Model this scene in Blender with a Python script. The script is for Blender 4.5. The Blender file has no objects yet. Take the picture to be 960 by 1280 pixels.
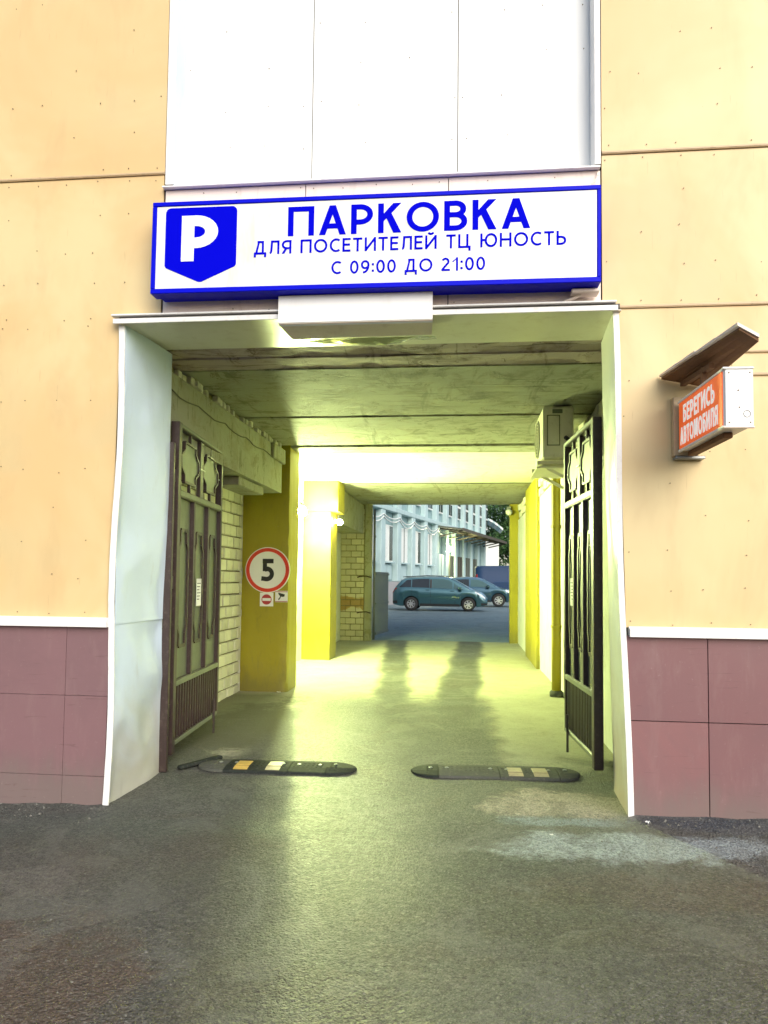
import bpy, bmesh, math, random
import numpy as np
from mathutils import Vector, Matrix, noise as mnoise
R = math.radians
random.seed(7)
sc = bpy.context.scene
COL = sc.collection

# ------------------------------------------------------------------ camera
cam_d = bpy.data.cameras.new('camera'); cam = bpy.data.objects.new('camera', cam_d); COL.objects.link(cam)
cam_d.sensor_fit = 'VERTICAL'; cam_d.sensor_height = 36.0; cam_d.sensor_width = 27.0; cam_d.lens = 25.99
cam_d.shift_y = 0.027; cam_d.clip_start = 0.05; cam_d.clip_end = 2000
_r = Vector((0.99443354, 0.10484553, 0.01045743)); _u = Vector((-0.00489775, -0.05314529, 0.99857478)); _f = Vector((-0.10525187, 0.99306747, 0.05233596))
cam.matrix_world = Matrix(((_r.x, _u.x, -_f.x, 0.0), (_r.y, _u.y, -_f.y, -4.85), (_r.z, _u.z, -_f.z, 1.5), (0, 0, 0, 1)))
sc.camera = cam

# ------------------------------------------------------------------ light
SUN_EL, SUN_AZ = 31.0, 152.0          # azimuth clockwise from +Y
w = bpy.data.worlds.new('World'); sc.world = w; w.use_nodes = True
nt = w.node_tree; bg = nt.nodes['Background']
sky = nt.nodes.new('ShaderNodeTexSky'); sky.sky_type = 'NISHITA'; sky.sun_disc = False
sky.sun_elevation = R(SUN_EL); sky.sun_rotation = R(SUN_AZ); sky.air_density = 1.0; sky.dust_density = 1.6; sky.ozone_density = 1.0
nt.links.new(sky.outputs[0], bg.inputs[0]); bg.inputs[1].default_value = 0.125
sun_d = bpy.data.lights.new('sun', 'SUN'); sun_d.energy = 1.9; sun_d.angle = R(50); sun_d.color = (1.0, 0.95, 0.84)
sun = bpy.data.objects.new('sun', sun_d); COL.objects.link(sun)
_sd = Vector((math.sin(R(SUN_AZ)) * math.cos(R(SUN_EL)), math.cos(R(SUN_AZ)) * math.cos(R(SUN_EL)), math.sin(R(SUN_EL))))
sun.rotation_euler = _sd.to_track_quat('Z', 'Y').to_euler(); sun.location = _sd * 40
vs = sc.view_settings; vs.view_transform = 'Standard'; vs.look = 'None'; vs.exposure = 0.80; vs.gamma = 1.0; vs.use_curve_mapping = False
sc.cycles.use_adaptive_sampling = True; sc.cycles.adaptive_threshold = 0.02
sc.cycles.max_bounces = 6; sc.cycles.diffuse_bounces = 4; sc.cycles.glossy_bounces = 3; sc.cycles.transmission_bounces = 6
sc.cycles.sample_clamp_indirect = 8.0; sc.cycles.use_denoising = True; sc.cycles.caustics_reflective = False; sc.cycles.caustics_refractive = False

# ------------------------------------------------------------------ material helpers
class NG:
    def __init__(s, name):
        s.m = bpy.data.materials.new(name); s.m.use_nodes = True; s.t = s.m.node_tree
        s.b = s.t.nodes['Principled BSDF']; s.tc = s.t.nodes.new('ShaderNodeTexCoord'); s.co = s.tc.outputs['Object']
    def n(s, typ, **kw):
        x = s.t.nodes.new(typ)
        for k, v in kw.items(): setattr(x, k, v)
        return x
    def l(s, a, b): s.t.links.new(a, b)
    def put(s, sock, v):
        if hasattr(v, 'is_output'): s.l(v, sock)
        else: sock.default_value = v
    def math(s, op, a, b=0.0, clamp=False):
        x = s.n('ShaderNodeMath', operation=op, use_clamp=clamp); s.put(x.inputs[0], a); s.put(x.inputs[1], b); return x.outputs[0]
    def noise(s, scale, detail=4, rough=0.55, dist=0.0, co=None, stretch=None):
        x = s.n('ShaderNodeTexNoise'); x.inputs['Scale'].default_value = scale; x.inputs['Detail'].default_value = detail
        x.inputs['Roughness'].default_value = rough; x.inputs['Distortion'].default_value = dist
        c = co or s.co
        if stretch:
            mp = s.n('ShaderNodeMapping'); s.l(c, mp.inputs[0]); mp.inputs['Scale'].default_value = stretch; c = mp.outputs[0]
        s.l(c, x.inputs['Vector']); return x.outputs['Fac']
    def vor(s, scale, feature='F1', out='Distance'):
        x = s.n('ShaderNodeTexVoronoi', feature=feature); x.inputs['Scale'].default_value = scale; s.l(s.co, x.inputs['Vector']); return x.outputs[out]
    def sm(s, v, a, b):
        x = s.n('ShaderNodeMapRange', interpolation_type='SMOOTHSTEP'); s.put(x.inputs[0], v); x.inputs[1].default_value = a; x.inputs[2].default_value = b; return x.outputs[0]
    def mix(s, f, a, b, blend='MIX'):
        x = s.n('ShaderNodeMix', data_type='RGBA', blend_type=blend); s.put(x.inputs[0], f)
        for i, v in ((6, a), (7, b)):
            s.put(x.inputs[i], (*v, 1) if isinstance(v, tuple) and len(v) == 3 else v)
        return x.outputs[2]
    def xyz(s, co=None):
        x = s.n('ShaderNodeSeparateXYZ'); s.l(co or s.co, x.inputs[0]); return x.outputs
    def rnd(s): return s.n('ShaderNodeObjectInfo').outputs['Random']
    def bump(s, h, strength, dist):
        x = s.n('ShaderNodeBump'); x.inputs['Strength'].default_value = strength; x.inputs['Distance'].default_value = dist; s.l(h, x.inputs['Height'])
        return x.outputs[0]
    def out(s, col=None, rough=None, normal=None, metal=None, **kw):
        if col is not None: s.put(s.b.inputs['Base Color'], (*col, 1) if isinstance(col, tuple) else col)
        if rough is not None: s.put(s.b.inputs['Roughness'], rough)
        if metal is not None: s.put(s.b.inputs['Metallic'], metal)
        if normal is not None: s.l(normal, s.b.inputs['Normal'])
        for k, v in kw.items(): s.put(s.b.inputs[k.replace('_', ' ')], v)
        return s.m
def darker(c, f): return tuple(x * f for x in c)
def paint(name, col, rough=0.5, var=0.12, vs_=2.5, dirt=0.15, dirtcol=(0.18, 0.14, 0.09), bump=0.15, bs=60, bd=0.002, rnd=0.0, streak=False, metal=0.0, spec=0.5):
    g = NG(name)
    n1 = g.noise(vs_, 3, 0.6); n2 = g.noise(vs_ * 3.7 + 1.3, 4, 0.7, 0.3, stretch=(1, 1, 0.22) if streak else None)
    c = g.mix(n1, darker(col, 1 - var), darker(col, 1 + var * 0.6))
    c = g.mix(g.math('MULTIPLY', g.sm(n2, 0.5, 0.78), dirt), c, dirtcol)
    if rnd: c = g.mix(g.math('MULTIPLY', g.rnd(), rnd), c, darker(col, 0.45))
    nb = g.bump(g.noise(bs, 2, 0.6), bump, bd)
    rr = g.math('ADD', g.math('MULTIPLY', n2, 0.22), rough - 0.11)
    return g.out(c, rr, nb, metal, Specular_IOR_Level=spec)
def plain(name, col, rough=0.5, metal=0.0, **kw): return NG(name).out(col, rough, None, metal, **kw)
def glow(name, col, strength):
    g = NG(name); return g.out((0.9, 0.9, 0.85), 0.4, Emission_Color=(*col, 1), Emission_Strength=strength)

M = {}
M['cream'] = paint('cream_sheet_paint', (0.74, 0.55, 0.30), 0.45, 0.07, 0.9, 0.10, (0.5, 0.3, 0.12), 0.05, 90, 0.001, streak=True)
def cream_mat():
    g = NG('cream_sheet_paint'); geo = g.n('ShaderNodeNewGeometry').outputs['Position']
    a = g.noise(0.75, 4, 0.6, 0.6, co=geo, stretch=(-1, 1, 1)); b = g.noise(2.6, 4, 0.65, 0.4, co=geo, stretch=(1, 1, 0.35)); c_ = g.noise(1.1, 3, 0.5, 0.3, co=geo, stretch=(-1, 1, 1))
    z = g.xyz(geo)[2]
    c = g.mix(g.sm(a, 0.35, 0.68), (0.62, 0.435, 0.205), (0.655, 0.52, 0.275))
    c = g.mix(g.math('MULTIPLY', g.sm(c_, 0.52, 0.70), 0.40), c, (0.52, 0.44, 0.235))
    c = g.mix(g.math('MULTIPLY', g.sm(b, 0.50, 0.75), 0.30), c, (0.45, 0.30, 0.15))
    c = g.mix(g.math('MULTIPLY', g.sm(g.noise(6, 3, 0.6, 0.2, co=geo, stretch=(9, 9, 0.6)), 0.66, 0.74), 0.34), c, (0.40, 0.27, 0.14))   # thin drip marks
    spots = g.sm(g.noise(38, 2, 0.5, co=geo), 0.74, 0.80); c = g.mix(g.math('MULTIPLY', spots, 0.3), c, (0.35, 0.24, 0.14))
    return g.out(c, g.math('ADD', 0.34, g.math('MULTIPLY', b, 0.25)), g.bump(g.noise(90, 2), 0.05, 0.001))
M['cream'] = cream_mat()
M['white_sheet'] = paint('white_sheet_paint', (0.80, 0.795, 0.78), 0.4, 0.05, 1.5, 0.14, (0.45, 0.36, 0.30), 0.05, 80, 0.001, streak=True)
M['white_trim'] = paint('white_trim_paint', (0.78, 0.77, 0.76), 0.4, 0.08, 6, 0.30, (0.36, 0.27, 0.22), 0.08, 60, 0.001)
M['fascia'] = paint('pinkish_white_fascia_paint', (0.82, 0.70, 0.61), 0.45, 0.08, 2, 0.35, (0.40, 0.25, 0.17), 0.06, 60, 0.001, streak=True)
def plinth_mat():
    g = NG('dusty_maroon_plinth_paint'); geo = g.n('ShaderNodeNewGeometry').outputs['Position']; z = g.xyz(geo)[2]; x = g.xyz(geo)[0]
    a = g.noise(1.6, 5, 0.65, 0.5, co=geo); b = g.noise(7, 5, 0.7, 0.3, co=geo, stretch=(1, 1, 0.25)); c_ = g.noise(45, 4, 0.7, co=geo)
    c = g.mix(g.rnd(), (0.175, 0.080, 0.085), (0.222, 0.096, 0.098)); c = g.mix(g.sm(x, -0.5, 0.5), g.mix(0.6, c, (0.19, 0.115, 0.125)), c)
    c = g.mix(g.math('MULTIPLY', g.sm(a, 0.38, 0.70), 0.45), c, (0.15, 0.085, 0.09)); c = g.mix(g.math('MULTIPLY', g.sm(b, 0.50, 0.74), 0.35), c, (0.24, 0.155, 0.15))
    low = g.sm(g.math('ADD', z, g.math('MULTIPLY', g.math('SUBTRACT', b, 0.5), 0.5)), 0.34, 0.02)
    c = g.mix(g.math('MULTIPLY', low, 0.65), c, (0.16, 0.13, 0.115)); c = g.mix(g.math('MULTIPLY', g.sm(c_, 0.62, 0.78), 0.4), c, (0.34, 0.26, 0.24))
    sc_ = g.sm(g.noise(5, 3, 0.6, 1.5, co=geo, stretch=(0.5, 1, 6)), 0.66, 0.69); c = g.mix(g.math('MULTIPLY', sc_, 0.35), c, (0.10, 0.05, 0.05))
    return g.out(c, g.math('ADD', 0.42, g.math('MULTIPLY', a, 0.3)), g.bump(c_, 0.15, 0.002))
M['plinth'] = plinth_mat()
M['core'] = paint('dark_masonry', (0.10, 0.09, 0.08), 0.9)
M['core_cream'] = paint('cream_wall', (0.68, 0.5, 0.27), 0.7)
M['joint'] = paint('joint_strip_paint', (0.55, 0.40, 0.23), 0.45, 0.1, 4, 0.3)
M['screw'] = plain('screw_head', (0.13, 0.085, 0.05), 0.5, 0.3)
M['blue'] = paint('blue_sign_paint', (0.002, 0.004, 0.55), 0.4, 0.06, 3, 0.05, (0.02, 0.02, 0.2), 0.02, spec=0.08)
M['blue_flat'] = plain('blue_vinyl', (0.0005, 0.001, 0.55), 0.7, Specular_IOR_Level=0.03)
M['sign_face'] = paint('sign_face_acrylic', (0.76, 0.75, 0.69), 0.3, 0.05, 1.1, 0.40, (0.50, 0.44, 0.28), 0.02, streak=True)
M['white_flat'] = plain('white_vinyl', (0.82, 0.82, 0.82), 0.4)
M['concrete'] = None
def yellow_mat():
    g = NG('mustard_yellow_wall_paint'); geo = g.n('ShaderNodeNewGeometry').outputs['Position']; z = g.xyz(geo)[2]
    a = g.noise(1.8, 4, 0.6, 0.3, co=geo); b = g.noise(8, 5, 0.7, 0.4, co=geo, stretch=(1, 1, 0.3)); c_ = g.noise(30, 4, 0.7, co=geo)
    c = g.mix(a, (0.27, 0.225, 0.006), (0.35, 0.295, 0.010))
    c = g.mix(g.math('MULTIPLY', g.sm(b, 0.52, 0.72), 0.35), c, (0.17, 0.14, 0.02))
    low = g.sm(g.math('ADD', z, g.math('MULTIPLY', g.math('SUBTRACT', b, 0.5), 1.1)), 0.55, 0.0)
    c = g.mix(g.math('MULTIPLY', low, 0.6), c, (0.10, 0.085, 0.03))
    chips = g.sm(g.noise(9, 5, 0.75, 0.8, co=geo), 0.70, 0.72); c = g.mix(g.math('MULTIPLY', chips, 0.8), c, (0.40, 0.38, 0.27))
    return g.out(c, g.math('ADD', 0.40, g.math('MULTIPLY', b, 0.3)), g.bump(g.math('SUBTRACT', c_, chips), 0.35, 0.004))
M['yellow'] = yellow_mat()
M['yellow_pipe'] = paint('yellow_pipe_paint', (0.36, 0.29, 0.012), 0.45, 0.14, 5, 0.3, (0.22, 0.16, 0.05), 0.1)
M['brown_metal'] = paint('brown_gate_paint', (0.034, 0.020, 0.018), 0.42, 0.2, 6, 0.25, (0.18, 0.14, 0.11), 0.1)
M['gate_sheet'] = paint('grey_green_gate_sheet', (0.12, 0.132, 0.088), 0.45, 0.12, 2.5, 0.25, (0.13, 0.12, 0.08), 0.05)
M['rubber'] = paint('black_rubber', (0.018, 0.022, 0.019), 0.82, 0.25, 9, 0.5, (0.11, 0.105, 0.09), 0.5, 150, 0.003, spec=0.2)
M['rubber_dusty'] = paint('dusty_rubber', (0.075, 0.078, 0.065), 0.85, 0.25, 9, 0.6, (0.20, 0.18, 0.14), 0.5, 150, 0.003, spec=0.2)
M['reflector'] = paint('amber_reflector', (0.55, 0.36, 0.08), 0.5, 0.2, 14, 0.8, (0.22, 0.25, 0.12), 0.2)
M['reflector_pale'] = paint('worn_reflector', (0.42, 0.35, 0.22), 0.5, 0.2, 14, 0.8, (0.2, 0.17, 0.12), 0.2)
M['red'] = plain('red_vinyl', (0.62, 0.035, 0.015), 0.4)
M['darkred'] = plain('dark_red_vinyl', (0.40, 0.03, 0.04), 0.45)
M['orange_red'] = paint('orange_red_sign_face', (0.95, 0.15, 0.02), 0.4, 0.05, 4, 0.12, (0.5, 0.12, 0.05), 0.02)
g = NG('orange_red_face_added_glow'); g.out(g.mix(g.noise(4, 3), (0.85, 0.11, 0.015), (0.95, 0.15, 0.02)), 0.4, Emission_Color=(0.95, 0.12, 0.012, 1), Emission_Strength=0.22); M['orange_red'] = g.m  # mild glow added so the red face reads brighter
M['white_glow'] = NG('white_vinyl_added_glow').out((0.82, 0.82, 0.80), 0.4, Emission_Color=(1, 0.97, 0.92, 1), Emission_Strength=0.22)  # same added glow for the letters on the red face
M['black'] = plain('black_vinyl', (0.012, 0.012, 0.013), 0.45)
M['wood'] = paint('weathered_brown_board', (0.17, 0.075, 0.028), 0.75, 0.35, 7, 0.4, (0.07, 0.045, 0.03), 0.4, 40, 0.004)
M['ac'] = paint('ac_beige_paint', (0.72, 0.68, 0.54), 0.4, 0.06, 4, 0.35, (0.3, 0.26, 0.15), 0.03)
M['dark'] = plain('dark_gap', (0.02, 0.02, 0.02), 0.8)
M['galv'] = paint('galvanised_metal', (0.30, 0.31, 0.31), 0.4, 0.15, 8, 0.3, (0.14, 0.11, 0.08), 0.1, metal=0.6)
M['grey_metal'] = paint('grey_gate_paint', (0.16, 0.17, 0.16), 0.5, 0.15, 5, 0.3)
M['cable'] = plain('black_cable', (0.03, 0.03, 0.03), 0.5)
M['paper'] = plain('paper', (0.80, 0.80, 0.76), 0.8)

def concrete_mat(name, col, stain, stain_amt, rough=0.85):
    g = NG(name)
    n1 = g.noise(0.8, 6, 0.62, 0.4); n2 = g.noise(3.2, 8, 0.7, 0.6); n3 = g.noise(26, 6, 0.65)
    c = g.mix(n1, darker(col, 0.72), darker(col, 1.15))
    c = g.mix(g.math('MULTIPLY', g.sm(n2, 0.48, 0.7), stain_amt), c, stain)
    c = g.mix(g.math('MULTIPLY', g.sm(g.noise(1.3, 5, 0.65, 1.2, stretch=(4, 0.5, 1)), 0.55, 0.72), stain_amt * 0.8), c, darker(stain, 0.6))
    c = g.mix(g.math('MULTIPLY', g.sm(n3, 0.6, 0.8), 0.3), c, darker(col, 0.5))
    fl = g.sm(g.noise(2.6, 6, 0.78, 0.9), 0.575, 0.595); c = g.mix(g.math('MULTIPLY', fl, stain_amt * 0.75), c, darker(stain, 0.85))
    bd = g.noise(3.0, 4, 0.6, 0.25, stretch=(0.35, 9, 1)); cr = g.sm(bd, 0.60, 0.64)
    c = g.mix(g.math('MULTIPLY', cr, stain_amt * 0.75), c, darker(stain, 0.35))
    h = g.math('SUBTRACT', g.math('ADD', g.math('MULTIPLY', n3, 0.4), n2), g.math('ADD', g.math('MULTIPLY', cr, 0.8), g.math('MULTIPLY', fl, 0.5)))
    return g.out(c, rough, g.bump(h, 0.7, 0.014))
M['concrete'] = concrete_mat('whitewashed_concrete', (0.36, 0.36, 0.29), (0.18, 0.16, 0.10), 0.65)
M['beam'] = concrete_mat('beam_concrete', (0.33, 0.33, 0.25), (0.20, 0.18, 0.10), 0.6)
M['lintel'] = concrete_mat('peeling_lintel', (0.42, 0.33, 0.31), (0.12, 0.065, 0.06), 0.95)
M['ceiling_dark'] = concrete_mat('unpainted_ceiling_concrete', (0.31, 0.31, 0.24), (0.12, 0.11, 0.07), 0.8)  # bare unpainted concrete, darker than the painted bay beyond
M['plaster'] = concrete_mat('white_painted_plaster', (0.74, 0.74, 0.68), (0.5, 0.45, 0.32), 0.25)
M['soffit'] = paint('soffit_sheet_paint', (0.62, 0.58, 0.48), 0.35, 0.08, 2.0, 0.3, (0.35, 0.26, 0.16), 0.05)

def jamb_mat(name, col, low):
    g = NG(name); X, Y, Z = g.xyz()[:3] if False else (g.xyz()[0], g.xyz()[1], g.xyz()[2])
    n = g.noise(2.2, 5, 0.6, 0.5); n2 = g.noise(9, 6, 0.7, stretch=(1, 1, 0.3))
    c = g.mix(n, darker(col, 0.9), darker(col, 1.05))
    hm = g.sm(g.math('ADD', Z, g.math('MULTIPLY', n, 0.9)), 1.5, 0.35)      # road splash dirt low on the sheet
    c = g.mix(g.math('MULTIPLY', hm, 0.8), c, low)
    c = g.mix(g.math('MULTIPLY', g.sm(n2, 0.55, 0.8), 0.3), c, darker(low, 0.7))
    return g.out(c, 0.35, g.bump(g.noise(50, 3), 0.05, 0.001))
M['jamb_blue'] = jamb_mat('sky_tinted_jamb_sheet', (0.56, 0.67, 0.78), (0.40, 0.36, 0.25))  # blue of the skylight on the left jamb put into the colour
M['jamb_white'] = jamb_mat('cream_white_jamb_sheet', (0.84, 0.82, 0.80), (0.60, 0.44, 0.29))

def brick_mat(name, col, rust=False):
    g = NG(name)
    geo = g.n('ShaderNodeNewGeometry').outputs['Position']
    n = g.noise(5, 6, 0.7, 0.3, co=geo); n2 = g.noise(40, 5, 0.65, co=geo)
    c = g.mix(g.rnd(), darker(col, 0.82), darker(col, 1.08))
    c = g.mix(g.math('MULTIPLY', g.sm(n, 0.5, 0.75), 0.35), c, (0.30, 0.26, 0.15))
    if rust:
        z = g.xyz(geo)[2]; zz = g.math('ADD', z, g.math('MULTIPLY', g.noise(3, 4, 0.6, co=geo), 0.5))
        k = g.math('MULTIPLY', g.sm(zz, 1.0, 1.06), g.sm(zz, 1.34, 1.26))
        c = g.mix(g.math('MULTIPLY', k, 0.8), c, (0.33, 0.18, 0.05))
    return g.out(c, 0.8, g.bump(g.math('ADD', n2, g.math('MULTIPLY', n, 1.5)), 0.5, 0.006))
M['brick'] = brick_mat('whitewashed_silicate_brick', (0.64, 0.62, 0.50))
M['brick_rust'] = brick_mat('pale_brick_with_rusty_stain', (0.56, 0.52, 0.38), True)
M['mortar'] = paint('mortar', (0.20, 0.18, 0.12), 0.9, 0.2, 6, 0.3, bump=0.5, bs=40, bd=0.004)

def ground_mat():
    g = NG('worn_asphalt_and_concrete_ground')
    X, Y, Z = g.xyz()[0], g.xyz()[1], g.xyz()[2]
    nA = g.noise(0.55, 4, 0.62, 0.6); nB = g.noise(2.3, 5, 0.68, 0.5); nC = g.noise(14, 4, 0.7); nF = g.noise(110, 2, 0.7); nH = g.noise(0.9, 3, 0.55, 0.8)
    vg = g.vor(130); vg2 = g.vor(62); vc = g.vor(135, 'F1', 'Color')
    def on(c, m, k, col): return g.mix(g.math('MULTIPLY', m, k), c, col)
    asp = g.mix(nA, (0.100, 0.101, 0.088), (0.175, 0.174, 0.152))
    asp = on(asp, g.sm(nH, 0.50, 0.66), 0.40, (0.085, 0.105, 0.080))
    asp = on(asp, g.sm(nH, 0.46, 0.34), 0.38, (0.125, 0.092, 0.070))
    asp = on(asp, g.sm(nB, 0.45, 0.75), 0.45, (0.125, 0.120, 0.098))
    gray = g.n('ShaderNodeSeparateColor'); g.l(vc, gray.inputs[0])
    lite = g.sm(gray.outputs[0], 0.70, 0.99); darkm = g.sm(gray.outputs[1], 0.58, 0.95)
    def blob(cx, cy, rx, ry, amp=1.0):
        dx = g.math('DIVIDE', g.math('SUBTRACT', X, cx), rx); dy = g.math('DIVIDE', g.math('SUBTRACT', Y, cy), ry)
        d = g.math('SQRT', g.math('ADD', g.math('MULTIPLY', dx, dx), g.math('MULTIPLY', dy, dy)))
        d = g.math('ADD', d, g.math('MULTIPLY', g.math('SUBTRACT', nB, 0.5), amp * 2.2)); d = g.math('ADD', d, g.math('MULTIPLY', g.math('SUBTRACT', nC, 0.5), 1.1))
        return g.sm(d, 1.25, 0.60)
    asp = on(asp, blob(-1.75, -2.25, 0.62, 0.55), 0.55, (0.16, 0.092, 0.062))
    asp = on(asp, blob(-2.15, -1.25, 0.35, 0.20), 0.55, (0.22, 0.21, 0.19))
    asp = on(asp, blob(0.95, -1.15, 0.75, 0.22), 0.45, (0.15, 0.10, 0.075))
    asp = on(asp, blob(0.30, -1.45, 0.45, 0.35), 0.40, (0.10, 0.11, 0.06))
    asp = on(asp, blob(0.98, -0.55, 0.75, 0.24), 0.95, (0.46, 0.53, 0.54))
    asp = on(asp, blob(0.72, 0.20, 0.52, 0.38), 0.9, (0.50, 0.43, 0.35))
    asp = on(asp, blob(0.62, -0.15, 0.40, 0.10), 0.8, (0.30, 0.37, 0.41))
    asp = on(asp, blob(1.45, -0.12, 0.5, 0.18), 0.60, (0.065, 0.085, 0.125))
    asp = on(asp, blob(-2.5, -0.40, 1.3, 0.22), 0.45, (0.12, 0.15, 0.125))
    con = g.mix(nB, (0.25, 0.245, 0.175), (0.44, 0.43, 0.32))
    con = on(con, g.sm(nC, 0.52, 0.78), 0.45, (0.15, 0.14, 0.10))
    con = on(con, blob(-2.0, 2.5, 0.9, 1.6), 0.85, (0.062, 0.064, 0.036))  # shade on the floor by the left gate, put into the colour
    con = on(con, g.math('MULTIPLY', g.sm(X, -1.9, -2.5), g.sm(Y, 4.8, 4.4)), 0.75, (0.07, 0.07, 0.04))  # shaded strip along the left wall, darkened in the colour
    wob = g.math('ADD', g.math('MULTIPLY', g.math('SUBTRACT', nB, 0.5), 0.30), g.math('MULTIPLY', g.math('SUBTRACT', nC, 0.5), 0.12))
    def track(x0, k, hw):
        c = g.math('ADD', g.math('MULTIPLY', g.math('SUBTRACT', 13.0, Y), k), x0)
        d = g.math('ADD', g.math('ABSOLUTE', g.math('SUBTRACT', X, c)), g.math('MULTIPLY', g.math('SUBTRACT', nH, 0.5), 0.35))
        return g.sm(d, hw + 0.11, hw - 0.09)
    tracks = g.math('MULTIPLY', g.math('MAXIMUM', track(-1.55, 0.081, 0.21), track(0.20, -0.030, 0.25)), g.sm(Y, 1.6, 4.4))
    yy = g.math('ADD', Y, g.math('MULTIPLY', g.math('SUBTRACT', nB, 0.5), 1.8)); xw = g.math('ADD', X, wob)
    near = g.sm(yy, 1.7, 0.8)
    mid = g.math('MULTIPLY', g.math('MULTIPLY', g.sm(yy, 5.2, 3.8), g.sm(xw, -1.95, -1.65)), g.sm(xw, 0.46, 0.20))
    far = g.sm(Y, 13.15, 13.35)
    am = g.math('MAXIMUM', g.math('MAXIMUM', near, mid), g.math('MAXIMUM', far, tracks))
    col = g.mix(am, con, asp); col = on(col, tracks, 0.5, (0.045, 0.046, 0.036))
    col = on(col, far, 0.75, g.mix(nB, (0.26, 0.39, 0.45), (0.40, 0.54, 0.60)))  # blue skylight over the yard put into its ground colour
    col = on(col, g.math('MULTIPLY', lite, g.math('ADD', 0.25, g.math('MULTIPLY', am, 0.75))), 0.5, (0.30, 0.29, 0.26)); col = on(col, g.math('MULTIPLY', darkm, g.math('ADD', 0.3, g.math('MULTIPLY', am, 0.7))), 0.55, (0.030, 0.030, 0.027))
    # damp band worn smooth by wheels, running out of the passage
    nG = g.noise(34, 4, 0.72); col = g.mix(g.math('MULTIPLY', am, 0.8), col, g.mix(g.sm(nG, 0.34, 0.66), g.mix(1.0, col, (0.50, 0.50, 0.50), 'MULTIPLY'), g.mix(1.0, col, (1.0, 1.0, 0.97), 'MULTIPLY')))
    nP = g.noise(1.5, 5, 0.7, 1.0); col = on(col, g.math('MULTIPLY', g.sm(nP, 0.53, 0.60), am), 0.30, (0.20, 0.20, 0.175)); col = on(col, g.math('MULTIPLY', g.sm(nP, 0.44, 0.38), am), 0.35, (0.055, 0.055, 0.047))
    cx = g.math('ADD', -0.80, g.math('MULTIPLY', Y, -0.215)); d = g.math('ADD', g.math('SUBTRACT', X, cx), g.math('MULTIPLY', wob, 0.8))
    damp = g.math('MULTIPLY', g.math('MULTIPLY', g.math('MULTIPLY', g.sm(d, 0.75, 0.10), g.sm(d, -0.40, -0.22)), g.math('MULTIPLY', g.sm(yy, 6.0, 3.5), g.math('ADD', 0.45, g.math('MULTIPLY', g.sm(Y, -2.0, -0.2), 0.55)))), am); damp = g.math('MULTIPLY', damp, g.math('ADD', 0.55, g.math('MULTIPLY', g.sm(nG, 0.40, 0.60), 0.45)))
    rough = g.math('ADD', 0.54, g.math('MULTIPLY', g.sm(nA, 0.40, 0.62), 0.14)); rough = g.math('ADD', rough, g.math('MULTIPLY', g.math('SUBTRACT', 1.0, am), 0.16))
    rd = g.math('ADD', 0.27, g.math('MULTIPLY', nC, 0.12)); rough = g.math('ADD', g.math('MULTIPLY', rough, g.math('SUBTRACT', 1.0, damp)), g.math('MULTIPLY', rd, damp))
    h = g.math('ADD', g.math('MULTIPLY', g.math('SUBTRACT', 1.0, g.math('ADD', vg, g.math('MULTIPLY', vg2, 1.5))), g.math('ADD', 0.2, g.math('MULTIPLY', am, 0.8))), g.math('ADD', g.math('MULTIPLY', nF, 0.7), g.math('ADD', g.math('MULTIPLY', nC, 0.7), g.math('MULTIPLY', g.math('MULTIPLY', nG, am), 1.0))))
    return g.out(col, rough, g.bump(h, 0.85, 0.014), Specular_IOR_Level=g.math('ADD', 0.30, g.math('MULTIPLY', damp, 0.35)))
M['ground'] = ground_mat()

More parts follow.
